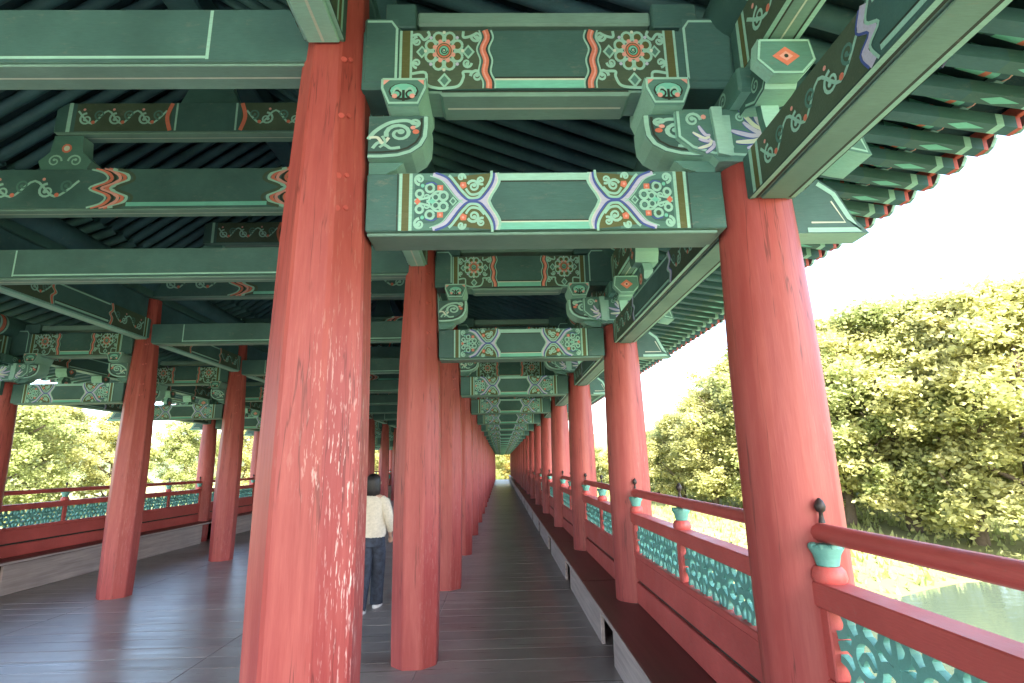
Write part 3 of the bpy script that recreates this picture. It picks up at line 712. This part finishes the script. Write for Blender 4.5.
# ------------------------------------------------------------------ place one of each at every column line / bay
def place(proto, i, first, flip=False, label='', group=''):
    o = proto if first else copy_tree(proto)
    ox = ORIG[proto.name][0]; oz = ORIG[proto.name][1]
    if flip: o.location = (2*NAVE-ox, Y0+i*S, oz); o.rotation_euler.z = math.pi
    else: o.location = (ox, Y0+i*S, oz)
    o['label'] = label; o['group'] = group
    return o
ORIG = {}
for r_ in (tie, cross, head, lint, plate, mid, low, gird, top): ORIG[r_.name] = (r_.location.x, r_.location.z)
for i in range(N):
    w = ORD[i]; near = 'nearest' if i == 0 else w
    place(tie, i, i == 0, False, near+' lower tie beam over the walkway, with blue-edged scroll panels at both ends', 'lower tie beams over the walkway')
    place(cross, i, i == 0, False, near+' upper cross beam over the walkway, flower panels, resting on curled arms', 'upper cross beams over the walkway')
    place(head, i, i == 0, False, near+' carved green bracket on a column head of the right row', 'bracket heads of the right row')
    place(low, i, i == 0, False, near+' plain green tie beam spanning the nave left of the walkway', 'plain tie beams of the nave')
    place(gird, i, i == 0, False, near+' deep girder over the nave with red arcs at its ends', 'girders of the nave')
    place(top, i, i == 0, False, near+' topmost short scroll-painted beam high over the nave', 'topmost beams of the nave')
    if i > 0:
        place(tie, i, False, True, w+' lower tie beam of the outer aisle beyond the nave', 'tie beams of the outer aisle')
        place(cross, i, False, True, w+' upper cross beam of the outer aisle beyond the nave', 'cross beams of the outer aisle')
        place(head, i, False, True, w+' carved bracket on a column head of the outermost left row', 'bracket heads of the outermost row')
for i in range(-1, N-1):
    w = ORD[i+1]; near = 'nearest' if i < 0 else w
    place(lint, i, i == -1, False, near+' green lintel beam running lengthwise between right-row column heads', 'lintel beams of the right row')
    place(plate, i, i == -1, False, near+' plate beam carrying a round purlin along the right eave', 'plate beams of the right row')
    place(mid, i, i == -1, False, near+' lengthwise head rail joining the columns left of the walkway', 'head rails left of the walkway')
for i in range(2, N):      # turned copies run back towards the camera
    w = ORD[i]
    place(lint, i, False, True, w+' lintel beam between outermost left-row column heads', 'lintel beams of the outermost row')
    place(plate, i, False, True, w+' plate beam with purlin along the left eave', 'plate beams of the outermost row')
    place(mid, i, False, True, w+' lengthwise head rail of the column row across the nave', 'head rails across the nave')

# ------------------------------------------------------------------ roof: boards, rafters, eave rafters, tiles
roof = empty('tiled_roof', (NAVE, 26, 3.2)); tag(roof, 'long tiled roof with dark green rafters and a scalloped eave above the whole gallery', 'roof'); RO = (NAVE, 26, 3.2)
YA, YB = -8.0, 60.2
def under(dx):      # height of the ceiling boards at distance dx from the axis
    pts = [(0,6.38),(2.18,4.80),(4.10,4.03),(5.52,3.53),(5.78,3.44)]
    for (a, za), (b, zb) in zip(pts, pts[1:]):
        if dx <= b: return za+(zb-za)*(dx-a)/(b-a)
    return pts[-1][1]
for sg in (-1, 1):
    mb = MB(); pr = [(d, under(d)+.02) for d in (0, 2.18, 4.10, 5.52)]+[(5.83, 3.485)]
    mb.add([(NAVE+sg*d, y, z) for y in (YA, YB) for d, z in pr], [(k, k+1, 5+k+1, 5+k) for k in range(4)], 'board')
    mb.add([(NAVE+sg*d, y, z+.35-.04*d) for y in (YA, YB) for d, z in pr], [(k, k+1, 5+k+1, 5+k) for k in range(4)], 'tile')
    for y in (YA, YB): mb.add([(NAVE+sg*d, y, z) for d, z in pr]+[(NAVE+sg*d, y, z+.35-.04*d) for d, z in reversed(pr)], [tuple(range(10))], 'green')
    mb.build('roof_boards', roof, RO)
    tl = MB(); y = YA
    while y < YB:
        pts = [(NAVE+sg*d, y, under(d)+.40-.045*d) for d in (0, 1.2, 2.18, 4.1, 5.8)]
        tl.tube(pts, .07, 'tile', 6); tl.add([tuple(pts[-1][:1])+(y+.085*math.cos(a), pts[-1][2]-.0+.085*math.sin(a)) for a in [R(t) for t in range(0, 360, 45)]], [tuple(range(8))], 'tile')
        y += .3
    t = tl.build('roof_tiles', roof, RO); tag(t, kind='stuff')
mb = MB(); mb.box(NAVE-.16, NAVE+.16, YA, YB, 5.86, 6.12, 'navy', .02); mb.build('ridge_beam', roof, RO)
for sg, nm in ((1,''),(-1,'')):
    mb = MB(); mb.box(NAVE+sg*5.56-.03, NAVE+sg*5.56+.03, YA, YB, 3.49, 3.535, 'ltgreen', .004); mb.build('eave_batten', roof, RO)
    mb = MB(); mb.box(NAVE+sg*5.80-.02, NAVE+sg*5.80+.02, YA, YB, 3.402, 3.470, 'rafterend', .004)
    y = YA+.15
    while y < YB:      # scalloped tile ends
        pts = [(y+.095*math.cos(R(a)), 3.455-.11*abs(math.sin(R(a)))) for a in range(180, 361, 30)]
        mb.prism([(y-.095, 3.50)]+pts+[(y+.095, 3.50)], lambda u, v, w, sg=sg: (NAVE+sg*w, u, v), 5.835, 5.86, 'tile', 'greygreen'); y += .21
    mb.build('eave_fascia', roof, RO)
def rafter(mb, y, sg, lower=True):
    if lower:
        a = (NAVE+sg*2.12, y, 4.80-.075); b = (NAVE+sg*5.50, y, under(5.5)-.065)
        m_ = (NAVE+sg*4.10, y, 4.03-.07)
        mb.tube([a, m_, b], .058, 'navy', 8, cap=False)
        e = Vector(b); d = (Vector(b)-Vector(m_)).normalized()
        mb.tube([e-d*.55, e-d*.50], .0595, 'ltgreen', 8, cap=False); mb.tube([e-d*.40, e-d*.28], .0595, 'mid', 8, cap=False); mb.tube([e-d*.24, e-d*.05], .0600, 'turq', 8, cap=False)
        mb.tube([e-d*.12, e-d*.09], .061, 'orange', 8, cap=False)
        mb.tube([e-d*.002, e+d*.004], .0585, 'pink', 8)
    else: mb.tube([(NAVE, y, 6.38-.06), (NAVE+sg*2.2, y, 4.79-.06)], .058, 'navy', 8, cap=False)
def eaver(mb, y, sg):
    z = lambda d: under(d)
    for (d0, d1, mt) in ((4.95, 5.35, 'navy'), (5.35, 5.66, 'green'), (5.66, 5.70, 'ltgreen'), (5.70, 5.77, 'navy'), (5.77, 5.795, 'rafterend')):
        hw = .038; vs = []
        for d in (d0, d1):
            zz = 3.50-(d-4.95)*.16
            vs += [(NAVE+sg*d, y-hw, zz-.04), (NAVE+sg*d, y+hw, zz-.04), (NAVE+sg*d, y+hw, zz+.03), (NAVE+sg*d, y-hw, zz+.03)]
        mb.add(vs, [(0,1,5,4),(1,2,6,5),(2,3,7,6),(3,0,4,7),(4,5,6,7),(0,1,2,3)], mt)
    e = 3.50-(5.5-4.95)*.16-.0405
    mb.add([(NAVE+sg*5.42, y, e+.0115), (NAVE+sg*5.50, y-.028, e-.001), (NAVE+sg*5.62, y, e-.0205), (NAVE+sg*5.50, y+.028, e-.001)], [(0,1,2,3)], 'turq')
SP = .21
proto_r = MB(); rafter(proto_r, 0, 1); ro = proto_r.build('rafter', roof, (NAVE,0,3.2)); ro.location = (0, .2-26, 0)
proto_e = MB(); eaver(proto_e, 0, 1); eo = proto_e.build('eave_rafter', roof, (NAVE,0,3.2)); eo.location = (0, .305-26, 0)
rest = MB(); reste = MB(); y = .2; k = 0
for k in range(1, 100):
    c = ro.copy(); col.objects.link(c); c.parent = roof; c.location = (0, .2+k*SP-26, 0)
    c = eo.copy(); col.objects.link(c); c.parent = roof; c.location = (0, .305+k*SP-26, 0)
y = YA+.1
while y < YB:
    kk = (y-.2)/SP
    if not (-.5 < kk < 99.5): rafter(rest, y, 1); eaver(reste, y+.105, 1)
    rafter(rest, y, -1); eaver(reste, y+.105, -1); rafter(rest, y, 1, False); rafter(rest, y, -1, False)
    y += SP
tag(rest.build('rafters_beyond', roof, RO), kind='stuff'); tag(reste.build('eave_rafters_beyond', roof, RO), kind='stuff')

# ------------------------------------------------------------------ railings, one panel run per bay
def make_railing():
    root = empty('railing', (XRc, 0, .45)); O = (XRc, 0, .45); tag(root, '', 'railing')
    a, b = .15, S-.15; x = XRc
    def part(name, *boxes):
        mb = MB()
        for bx in boxes: mb.box(*bx[:6], bx[6], .005)
        return mb.build(name, root, O)
    part('base_board', (x-.035, x+.035, a, b, .45, .616, 'redrail'))
    part('middle_board', (x-.03, x+.03, a, b, .640, .815, 'redrail'), (x-.008, x+.008, a, b, .60, .66, 'dark'))  # thin dark strip paints in the shadow of the groove between boards
    part('sill_rail', (x-.04, x+.04, a, b, .817, .855, 'redrail'))
    part('top_beam', (x-.05, x+.05, a, b, 1.088, 1.172, 'redrail'))
    for yy in (a+.035, S/2, b-.035): part('upright', (x-.035, x+.035, yy-.035, yy+.035, .857, 1.086, 'redrail'))
    for (p, q) in ((a+.073, S/2-.038), (S/2+.038, b-.073)):
        mb = MB(); z0, z1 = .858, 1.085; hh = z1-z0; t = .013; n = 5; cw = (q-p)/n
        fy = lambda u, v, w: (x+w, u, v)
        def rib(pts, w_, seg=4):
            sp = smooth_path(pts, seg); L = []; Rr = []
            for i, (u, v) in enumerate(sp):
                A = sp[max(i-1,0)]; B = sp[min(i+1,len(sp)-1)]; du, dv = B[0]-A[0], B[1]-A[1]; l = math.hypot(du,dv) or 1
                L.append((u-dv/l*w_/2, v+du/l*w_/2)); Rr.append((u+dv/l*w_/2, v-du/l*w_/2))
            j = random.uniform(-.002, .002); nn_ = len(L)
            vs_ = [fy(u, v, ww) for ww in (-t+j, t+j) for u, v in L+Rr]
            f_ = []
            for i in range(nn_-1):
                f_ += [(i, i+1, nn_+i+1, nn_+i), (2*nn_+i, 3*nn_+i, 3*nn_+i+1, 2*nn_+i+1), (i, 2*nn_+i, 2*nn_+i+1, i+1), (nn_+i, nn_+i+1, 3*nn_+i+1, 3*nn_+i)]
            mb.add(vs_, f_, 'teal')
        n = 4; cw = (q-p)/n
        for k in range(n):
            c = p+cw*(k+.5); C = lambda u, v, c=c: (c+u*cw, z0+v*hh)
            rib([C(.22*math.cos(2*math.pi*i/12), .5+.27*math.sin(2*math.pi*i/12)) for i in range(13)], .026, 2)
            for g in (-1, 1):
                rib([C(g*.5, .5), C(g*.36, .56), C(g*.22, .5)], .030)
                rib([C(0, .5+g*.27), C(g*.05, .5+g*.4), C(0, .5+g*.5)], .034)
                for e in (-1, 1):
                    rib([C(e*.5, .5+g*.16), C(e*.36, .5+g*.22), C(e*.30, .5+g*.36), C(e*.36, .5+g*.5)], .026)
                    rib([C(e*.18, .5+g*.20), C(e*.30, .5+g*.36)], .022)
            rib([C(-.5, 0), C(-.5, .5), C(-.5, 1)], .026)
            rib([C(-.12, .42), C(.0, .56), C(.12, .42)], .022)
        mb.build('lattice_panel', root, O)
    mb = MB(); mb.tube([(x, .12, 1.335), (x, S-.12, 1.335)], .033, 'redrail', 10)
    mb.build('handrail', root, O)
    for yy in (.20, S/2, S-.20):
        mb = MB(); mb.lathe([(.052,1.172),(.058,1.186),(.054,1.21),(.042,1.225)], x, yy, 'redrail', 12); mb.build('stub_post', root, O)
        mb = MB(); mb.lathe([(.036,1.226),(.040,1.24),(.045,1.262),(.058,1.285),(.056,1.296),(.030,1.300)], x, yy, 'teal', 12)
        for k in range(8):
            aa = k*math.pi/4; mb.box(x+.045*math.cos(aa)-.012, x+.045*math.cos(aa)+.012, yy+.045*math.sin(aa)-.012, yy+.045*math.sin(aa)+.012, 1.285, 1.302, 'teal', .003)
        mb.build('lotus_cap', root, O)
        mb = MB(); mb.lathe([(.012,1.370),(.008,1.39),(.007,1.405),(.016,1.412),(.020,1.428),(.013,1.446),(.004,1.456)], x, yy, 'iron', 10); mb.build('finial', root, O)
    reg(root); return root
rail = make_railing(); ORIG[rail.name] = (XRc, .45)
for i in range(-1, N-1):
    w = 'nearest' if i < 0 else ORD[i+1]
    o = place(rail, i, i == -1, False, w+' red railing bay with teal openwork, right of the walkway', 'railing bays right of the walkway')
for i in range(3, N): place(rail, i, False, True, ORD[i]+' red railing bay with teal openwork at the outer left edge', 'railing bays of the outer left edge')

# ------------------------------------------------------------------ bench ledge
def make_bench(lbl):
    root = empty('ledge_bench', (.98, 26, 0)); O = (.98, 26, 0); tag(root, lbl, 'bench')
    mb = MB(); y = -8.2
    i = 0
    while y < 59.3:
        y2 = min(59.3, y+S); mb.box(.792, 1.42, y, y2-.004, .405+(i % 2)*.0006, .449+(i % 2)*.0006, 'seat', .007); y = y2; i += 1
    mb.build('seat', root, O)
    mb = MB(); mb.box(.785, .791, -8.2, 59.3, .412, .444, 'benchfront', .002); mb.build('edge_strip', root, O)
    for i in range(-2, N):
        ya = Y0+i*S+.32; yb = ya+S-.56
        if i == -2: pass
        mb = MB(); mb.box(.885, .92, ya, yb, .0015, .403, 'benchfront', .005); mb.build('front_board', root, O)
    mb = MB(); mb.box(1.12, 1.15, -8, 59.2, .0015, .403, 'seat', .004); mb.build('back_board', root, O)
    return root
make_bench('long low bench with dark maroon seat and grey front, along the right railing')
lb = make_bench('long low maroon bench along the railing of the outer left aisle'); lb.location = (2*NAVE-.98, 26, 0); lb.rotation_euler.z = math.pi; 

# ------------------------------------------------------------------ person walking away
def make_person():
    root = empty('person', (-1.52, 6.75, 0), R(-6)); tag(root, 'person walking away in a cream sweater, dark jeans and white shoes, shoulder-length black hair', 'person')
    # body: one continuous skinned figure
    V = [(0,0,.83),(0,.0,.98),(0,-.01,1.12),(0,-.01,1.24),(0,.0,1.31),(0,.015,1.42),
         (-.13,-.01,1.22),(-.175,.0,1.0),(-.165,.08,.82),(-.155,.11,.75),
         (.13,-.01,1.22),(.195,-.02,1.0),(.185,.09,.86),(.175,.14,.80),
         (-.062,0,.78),(-.055,-.05,.45),(-.034,-.25,.11),(-.034,-.16,.035),
         (.065,0,.78),(.05,.11,.45),(.02,.165,.08),(.02,.27,.035)]
    Rd = [.10,.095,.10,.075,.045,.075, .045,.038,.028,.024, .045,.038,.028,.024, .075,.052,.036,.032, .075,.052,.036,.032]
    E = [(0,1),(1,2),(2,3),(3,4),(4,5),(3,6),(6,7),(7,8),(8,9),(3,10),(10,11),(11,12),(12,13),(0,14),(14,15),(15,16),(16,17),(0,18),(18,19),(19,20),(20,21)]
    for base, sx in ((9,-1),(13,1)):
        bx, by, bz = V[base]
        for k, (dx, ln) in enumerate(((-.018,.055),(-.006,.064),(.006,.060),(.018,.048))):
            n0 = len(V); V.append((bx+dx, by+.012, bz-.03)); V.append((bx+dx*1.2, by+.022, bz-.03-ln*.55)); V.append((bx+dx*1.1, by+.018, bz-.03-ln)); Rd += [.0085,.008,.0065]; E += [(base,n0),(n0,n0+1),(n0+1,n0+2)]
        n0 = len(V); V.append((bx-sx*.016, by+.03, bz-.012)); V.append((bx-sx*.018, by+.045, bz-.04)); Rd += [.009,.008]; E += [(base,n0),(n0,n0+1)]
    me = bpy.data.meshes.new('body'); me.from_pydata(V, E, []); me.materials.append(M['skin'])
    b = bpy.data.objects.new('body', me); col.objects.link(b); b.parent = root
    sk = b.modifiers.new('s', 'SKIN'); ss = b.modifiers.new('u', 'SUBSURF'); ss.levels = 1; ss.render_levels = 1
    for i, sv in enumerate(me.skin_vertices[0].data): sv.radius = (Rd[i], Rd[i]); sv.use_root = (i == 0)
    # face details on the head (front, away from the camera)
    mb = MB(); mb.loft([(0,.085,1.375,.012,.010),(0,.098,1.39,.014,.014),(0,.09,1.42,.008,.008)], 'skin', 8); mb.build('nose', root)
    for sx in (-1,1):
        mb = MB(); mb.loft([(sx*.072,.015,1.385,.006,.012),(sx*.078,.012,1.405,.010,.018),(sx*.078,.012,1.425,.008,.016)], 'skin', 8); mb.build('ear', root)
    # hair: shoulder-length bob
    mb = MB(); n = 20; rings = [(0,-.012,1.245,.060,.045),(0,-.018,1.27,.080,.060),(0,-.014,1.33,.086,.076),(0,-.010,1.39,.084,.088),(0,-.006,1.44,.084,.090),(0,0,1.485,.074,.078),(0,0,1.512,.042,.046),(0,0,1.52,.012,.012)]
    vs = []; fs = []
    for j, (x, y, z, rx, ry) in enumerate(rings):
        for k in range(n):
            t = 2*math.pi*k/n; w = 1+.04*math.sin(5*t+j*.5)+.02*math.sin(11*t)
            fy = ry*math.sin(t)*w
            if math.sin(t) > .35 and j < 5: fy = ry*.35     # open in front for the face
            vs.append((x+rx*math.cos(t)*w, y+fy, z+(.012*math.sin(7*t) if j == 0 else 0)))
    for j in range(len(rings)-1):
        for k in range(n): fs.append((j*n+k, j*n+(k+1)%n, (j+1)*n+(k+1)%n, (j+1)*n+k))
    fs += [tuple(range(n)), tuple((len(rings)-1)*n+k for k in range(n))]
    mb.add(vs, fs, 'hair', True); mb.build('hair', root)
    # sweater: torso and sleeves in one mesh
    mb = MB(); rg = [(0,0,.80,.150,.112),(0,0,.83,.162,.122),(0,-.002,.90,.165,.122),(0,-.004,1.0,.158,.116),(0,-.008,1.10,.160,.112),(0,-.01,1.18,.165,.104),(0,-.01,1.225,.150,.090),(0,-.008,1.262,.095,.070),(0,-.002,1.285,.055,.054)]
    vs = []; fs = []; n = 22
    for j, (x, y, z, rx, ry) in enumerate(rg):
        for k in range(n):
            t = 2*math.pi*k/n; w = 1+.018*math.sin(3*t+j*1.3)+.014*math.sin(7*t+j*2.1); vs.append((x+rx*w*math.cos(t), y+ry*w*math.sin(t), z+.006*math.sin(2*t+j)))
    for j in range(len(rg)-1):
        for k in range(n): fs.append((j*n+k, j*n+(k+1)%n, (j+1)*n+(k+1)%n, (j+1)*n+k))
    fs += [tuple(range(n)), tuple((len(rg)-1)*n+k for k in range(n))]
    mb.add(vs, fs, 'sweater', True)
    mb.tube([(-.10,-.01,1.225),(-.145,-.012,1.19),(-.175,-.008,1.09),(-.185,.0,1.0),(-.180,.04,.91),(-.172,.078,.825)], [.05,.062,.058,.054,.048,.040], 'sweater', 14)
    mb.tube([(.10,-.01,1.225),(.145,-.012,1.19),(.185,-.02,1.09),(.205,-.02,1.0),(.200,.035,.93),(.190,.09,.865)], [.05,.062,.058,.054,.048,.040], 'sweater', 14)
    mb.build('sweater', root)
    # trousers: wide straight legs
    mb = MB()
    mb.loft([(0,0,.70,.148,.115),(0,0,.76,.158,.122),(0,0,.82,.146,.110),(0,0,.86,.135,.100)], 'jeans', 20)
    mb.tube([(-.062,0,.78),(-.062,-.03,.62),(-.055,-.05,.45),(-.045,-.14,.28),(-.035,-.235,.12),(-.033,-.26,.07)], [.090,.088,.080,.076,.074,.076], 'jeans', 14)
    mb.tube([(.065,0,.78),(.062,.06,.62),(.050,.11,.45),(.035,.14,.28),(.022,.165,.11),(.02,.17,.045)], [.090,.088,.080,.076,.074,.076], 'jeans', 14)
    mb.build('jeans', root)
    for (x, y, z) in ((-.034,-.20,.012),(.02,.215,.0)):
        mb = MB(); mb.loft([(x,y,z,.046,.125),(x,y,z+.02,.048,.128),(x,y-.005,z+.04,.044,.115),(x,y-.03,z+.065,.036,.075),(x,y-.045,z+.085,.030,.045)], 'shoe', 16); mb.build('shoe', root)
make_person()

# ------------------------------------------------------------------ trees on the banks
def crown_mesh(name, mat, h, w, seed, leaf=.115, nleaf=7000):
    rnd = random.Random(seed); cl = []
    for k in range(210):
        a = rnd.uniform(0, 2*math.pi); t = rnd.random()**.75; z = h*(.08+.92*t)
        rr = w*(math.sin(math.pi*min(1, .16+.78*t))**.6)*rnd.uniform(.2, 1.0)*(1+.22*math.sin(3*a+seed)+.12*math.sin(7*a+z))
        cl.append((rr*math.cos(a), rr*math.sin(a), z, rnd.uniform(.07, .20)*w))
    vs = []; fs = []
    for k in range(nleaf):
        cx, cy, cz, cr = cl[rnd.randrange(len(cl))]
        d = Vector((rnd.gauss(0,1), rnd.gauss(0,1), rnd.gauss(0,1))).normalized()*cr*abs(rnd.gauss(.75, .45))
        p = Vector((cx, cy, cz))+Vector((d.x*1.15, d.y*1.15, d.z*.8))
        a = Vector((rnd.gauss(0,1), rnd.gauss(0,1), rnd.gauss(0,.6))).normalized(); b = a.cross(Vector((rnd.gauss(0,1), rnd.gauss(0,1), rnd.gauss(0,1)))).normalized()
        s1 = leaf*rnd.uniform(.6, 1.3); s2 = s1*.6; o = len(vs)
        vs += [tuple(p-a*s1), tuple(p+b*s2), tuple(p+a*s1), tuple(p-b*s2)]; fs.append((o, o+1, o+2, o+3))
    me = bpy.data.meshes.new(name); me.from_pydata(vs, [], fs); me.materials.append(M[mat]); me.update(); return me
def trunk_mesh(h, w, seed):
    rnd = random.Random(seed); mb = MB(); n = 7
    pts = [(math.sin(k*.9+seed)*.12*k/n*2, math.cos(k*.7+seed)*.10*k/n*2, h*.86*k/n) for k in range(n+1)]
    mb.tube(pts, [h*.026*(1-.85*k/n)+.03 for k in range(n+1)], 'bark', 9)
    for k in range(11):
        t = rnd.uniform(.22, .8); i = int(t*n); p = Vector(pts[i]); a = rnd.uniform(0, 2*math.pi); L = w*rnd.uniform(.5, .9)
        d = Vector((math.cos(a), math.sin(a), rnd.uniform(.4, .9)))
        mb.tube([p, p+d*L*.5, p+d*L+Vector((0,0,.3))], [h*.011, h*.007, .02], 'bark', 6)
    return mb
variants = []
for s_, (mt, h, w, nl) in enumerate((('leafA', 10, 3.6, 7500), ('leafB', 11, 3.9, 8000), ('leafC', 8.5, 3.2, 6500), ('leafA', 12, 3.4, 8000))):
    root = empty('bank_tree', (0,0,0)); o = trunk_mesh(h, w, s_+3).build('trunk', root)
    c = bpy.data.objects.new('crown', crown_mesh('crown', mt, h, w, s_+11, nleaf=nl*5)); col.objects.link(c); c.parent = root
    tag(root, '', 'tree', 'trees on the river banks'); reg(root); variants.append([root, h, False])
def px_dir(px, Y): return Y*math.tan(math.atan((px-512)/544)+R(1.414))
spec = [ # (column in photo, depth, top above deck, variant)
  (1015,30,11.5,0),(950,33,11.5,3),(890,36,12,1),(830,38,11.5,0),(780,40,11,1),(738,42,9.3,0),(704,44,7.2,3),(674,47,5.6,0),(650,50,4.4,1),
  (985,40,13,1),(920,44,13,0),(860,47,13,3),(808,50,13,1),(758,53,12,3),(720,55,10,1),(690,58,8,2),(660,60,5.2,0),(630,60,3.4,2),(608,62,3.2,0),(590,64,3.4,1),(570,66,4.0,2),
  (548,74,5.5,0),(528,80,6,3),(512,84,6.5,2),(498,86,6,0),(486,82,6,1),(468,76,6,3),(445,72,6,0),
  (400,66,5,2),(372,60,5,0),(340,66,6,1),(300,60,6,3),(250,58,7,0),(190,54,7,1),(120,50,7,3),(50,46,8,0),(8,40,8,1)]
cnt = 0
for (px, Y, topz, vi) in spec:
    X = px_dir(px, Y); zb = bank(X, Y)
    V_ = variants[vi]
    o = V_[0] if not V_[2] else copy_tree(V_[0]); V_[2] = True
    o.location = (X, Y, zb-.1); s_ = (topz+0-zb)/(V_[1]*1.02); o.scale = (s_*1.1, s_*1.1, s_); o.rotation_euler.z = random.uniform(0, 6.28)
    spec_side = None
    if px > 560: lst = 'R'
    elif px > 430: lst = 'M'
    else: lst = 'L'
    o['_s'] = lst; o['_p'] = px
sides = {'R': 'on the river bank right of the gallery, counted from the right', 'M': 'beyond the far end of the walkway, counted from the right', 'L': 'outside left of the gallery, counted from the right'}
hue = {'leaves_yellow_green': 'yellow-green', 'leaves_green': 'green', 'leaves_amber': 'amber'}
trees = [o for o in bpy.data.objects if '_s' in o.keys()]
for L in 'RML':
    for k, o in enumerate(sorted([t for t in trees if t['_s'] == L], key=lambda t: -t['_p'])):
        cm = [c for c in bpy.data.objects if c.parent == o and c.name.startswith('crown')][0]
        o['label'] = ORD[k]+' tree, '+hue[cm.data.materials[0].name]+', '+sides[L]
        o['group'] = {'R':'trees on the right bank','M':'trees beyond the far end','L':'trees outside on the left'}[L]
for o in trees: del o['_s']; del o['_p']

# ------------------------------------------------------------------ light, sky, camera
w = bpy.data.worlds.new('World'); scene.world = w; w.use_nodes = True
bg = w.node_tree.nodes['Background']; sky = w.node_tree.nodes.new('ShaderNodeTexSky'); sky.sky_type = 'NISHITA'; sky.sun_disc = False
SUN_EL, SUN_AZ = R(44), R(163)     # azimuth clockwise from +Y
sky.sun_elevation = SUN_EL; sky.sun_rotation = SUN_AZ; sky.dust_density = 3.0; sky.air_density = 1.0; sky.ozone_density = 1.0
w.node_tree.links.new(sky.outputs[0], bg.inputs[0]); bg.inputs[1].default_value = .15
sd = bpy.data.lights.new('sun', 'SUN'); sd.energy = 4.0; sd.angle = R(.5); sd.color = (1,.95,.86)
so = bpy.data.objects.new('sun', sd); col.objects.link(so)
dv = Vector((math.sin(SUN_AZ)*math.cos(SUN_EL), math.cos(SUN_AZ)*math.cos(SUN_EL), math.sin(SUN_EL)))
so.rotation_euler = dv.to_track_quat('Z', 'Y').to_euler()

cam = bpy.data.cameras.new('camera'); co = bpy.data.objects.new('camera', cam); col.objects.link(co); scene.camera = co
F, PI_, YA_, RO_ = 544.238, R(12.664), R(1.414), R(-1.177)
fw = Vector((math.sin(YA_)*math.cos(PI_), math.cos(YA_)*math.cos(PI_), math.sin(PI_)))
r = Vector((math.cos(YA_), -math.sin(YA_), 0)); u = r.cross(fw)
r2 = r*math.cos(RO_)+u*math.sin(RO_); u2 = -r*math.sin(RO_)+u*math.cos(RO_)
mt = Matrix((r2, u2, -fw)).transposed().to_4x4(); mt.translation = (0, 0, 1.6); co.matrix_world = mt
cam.sensor_width = 36; cam.sensor_fit = 'HORIZONTAL'; cam.lens = 36*F/1024; cam.clip_start = .05; cam.clip_end = 3000
vs = scene.view_settings; vs.view_transform = 'Standard'; vs.look = 'None'; vs.gamma = 1; vs.use_curve_mapping = False; vs.exposure = 3.2
scene.cycles.max_bounces = 8; scene.cycles.diffuse_bounces = 6
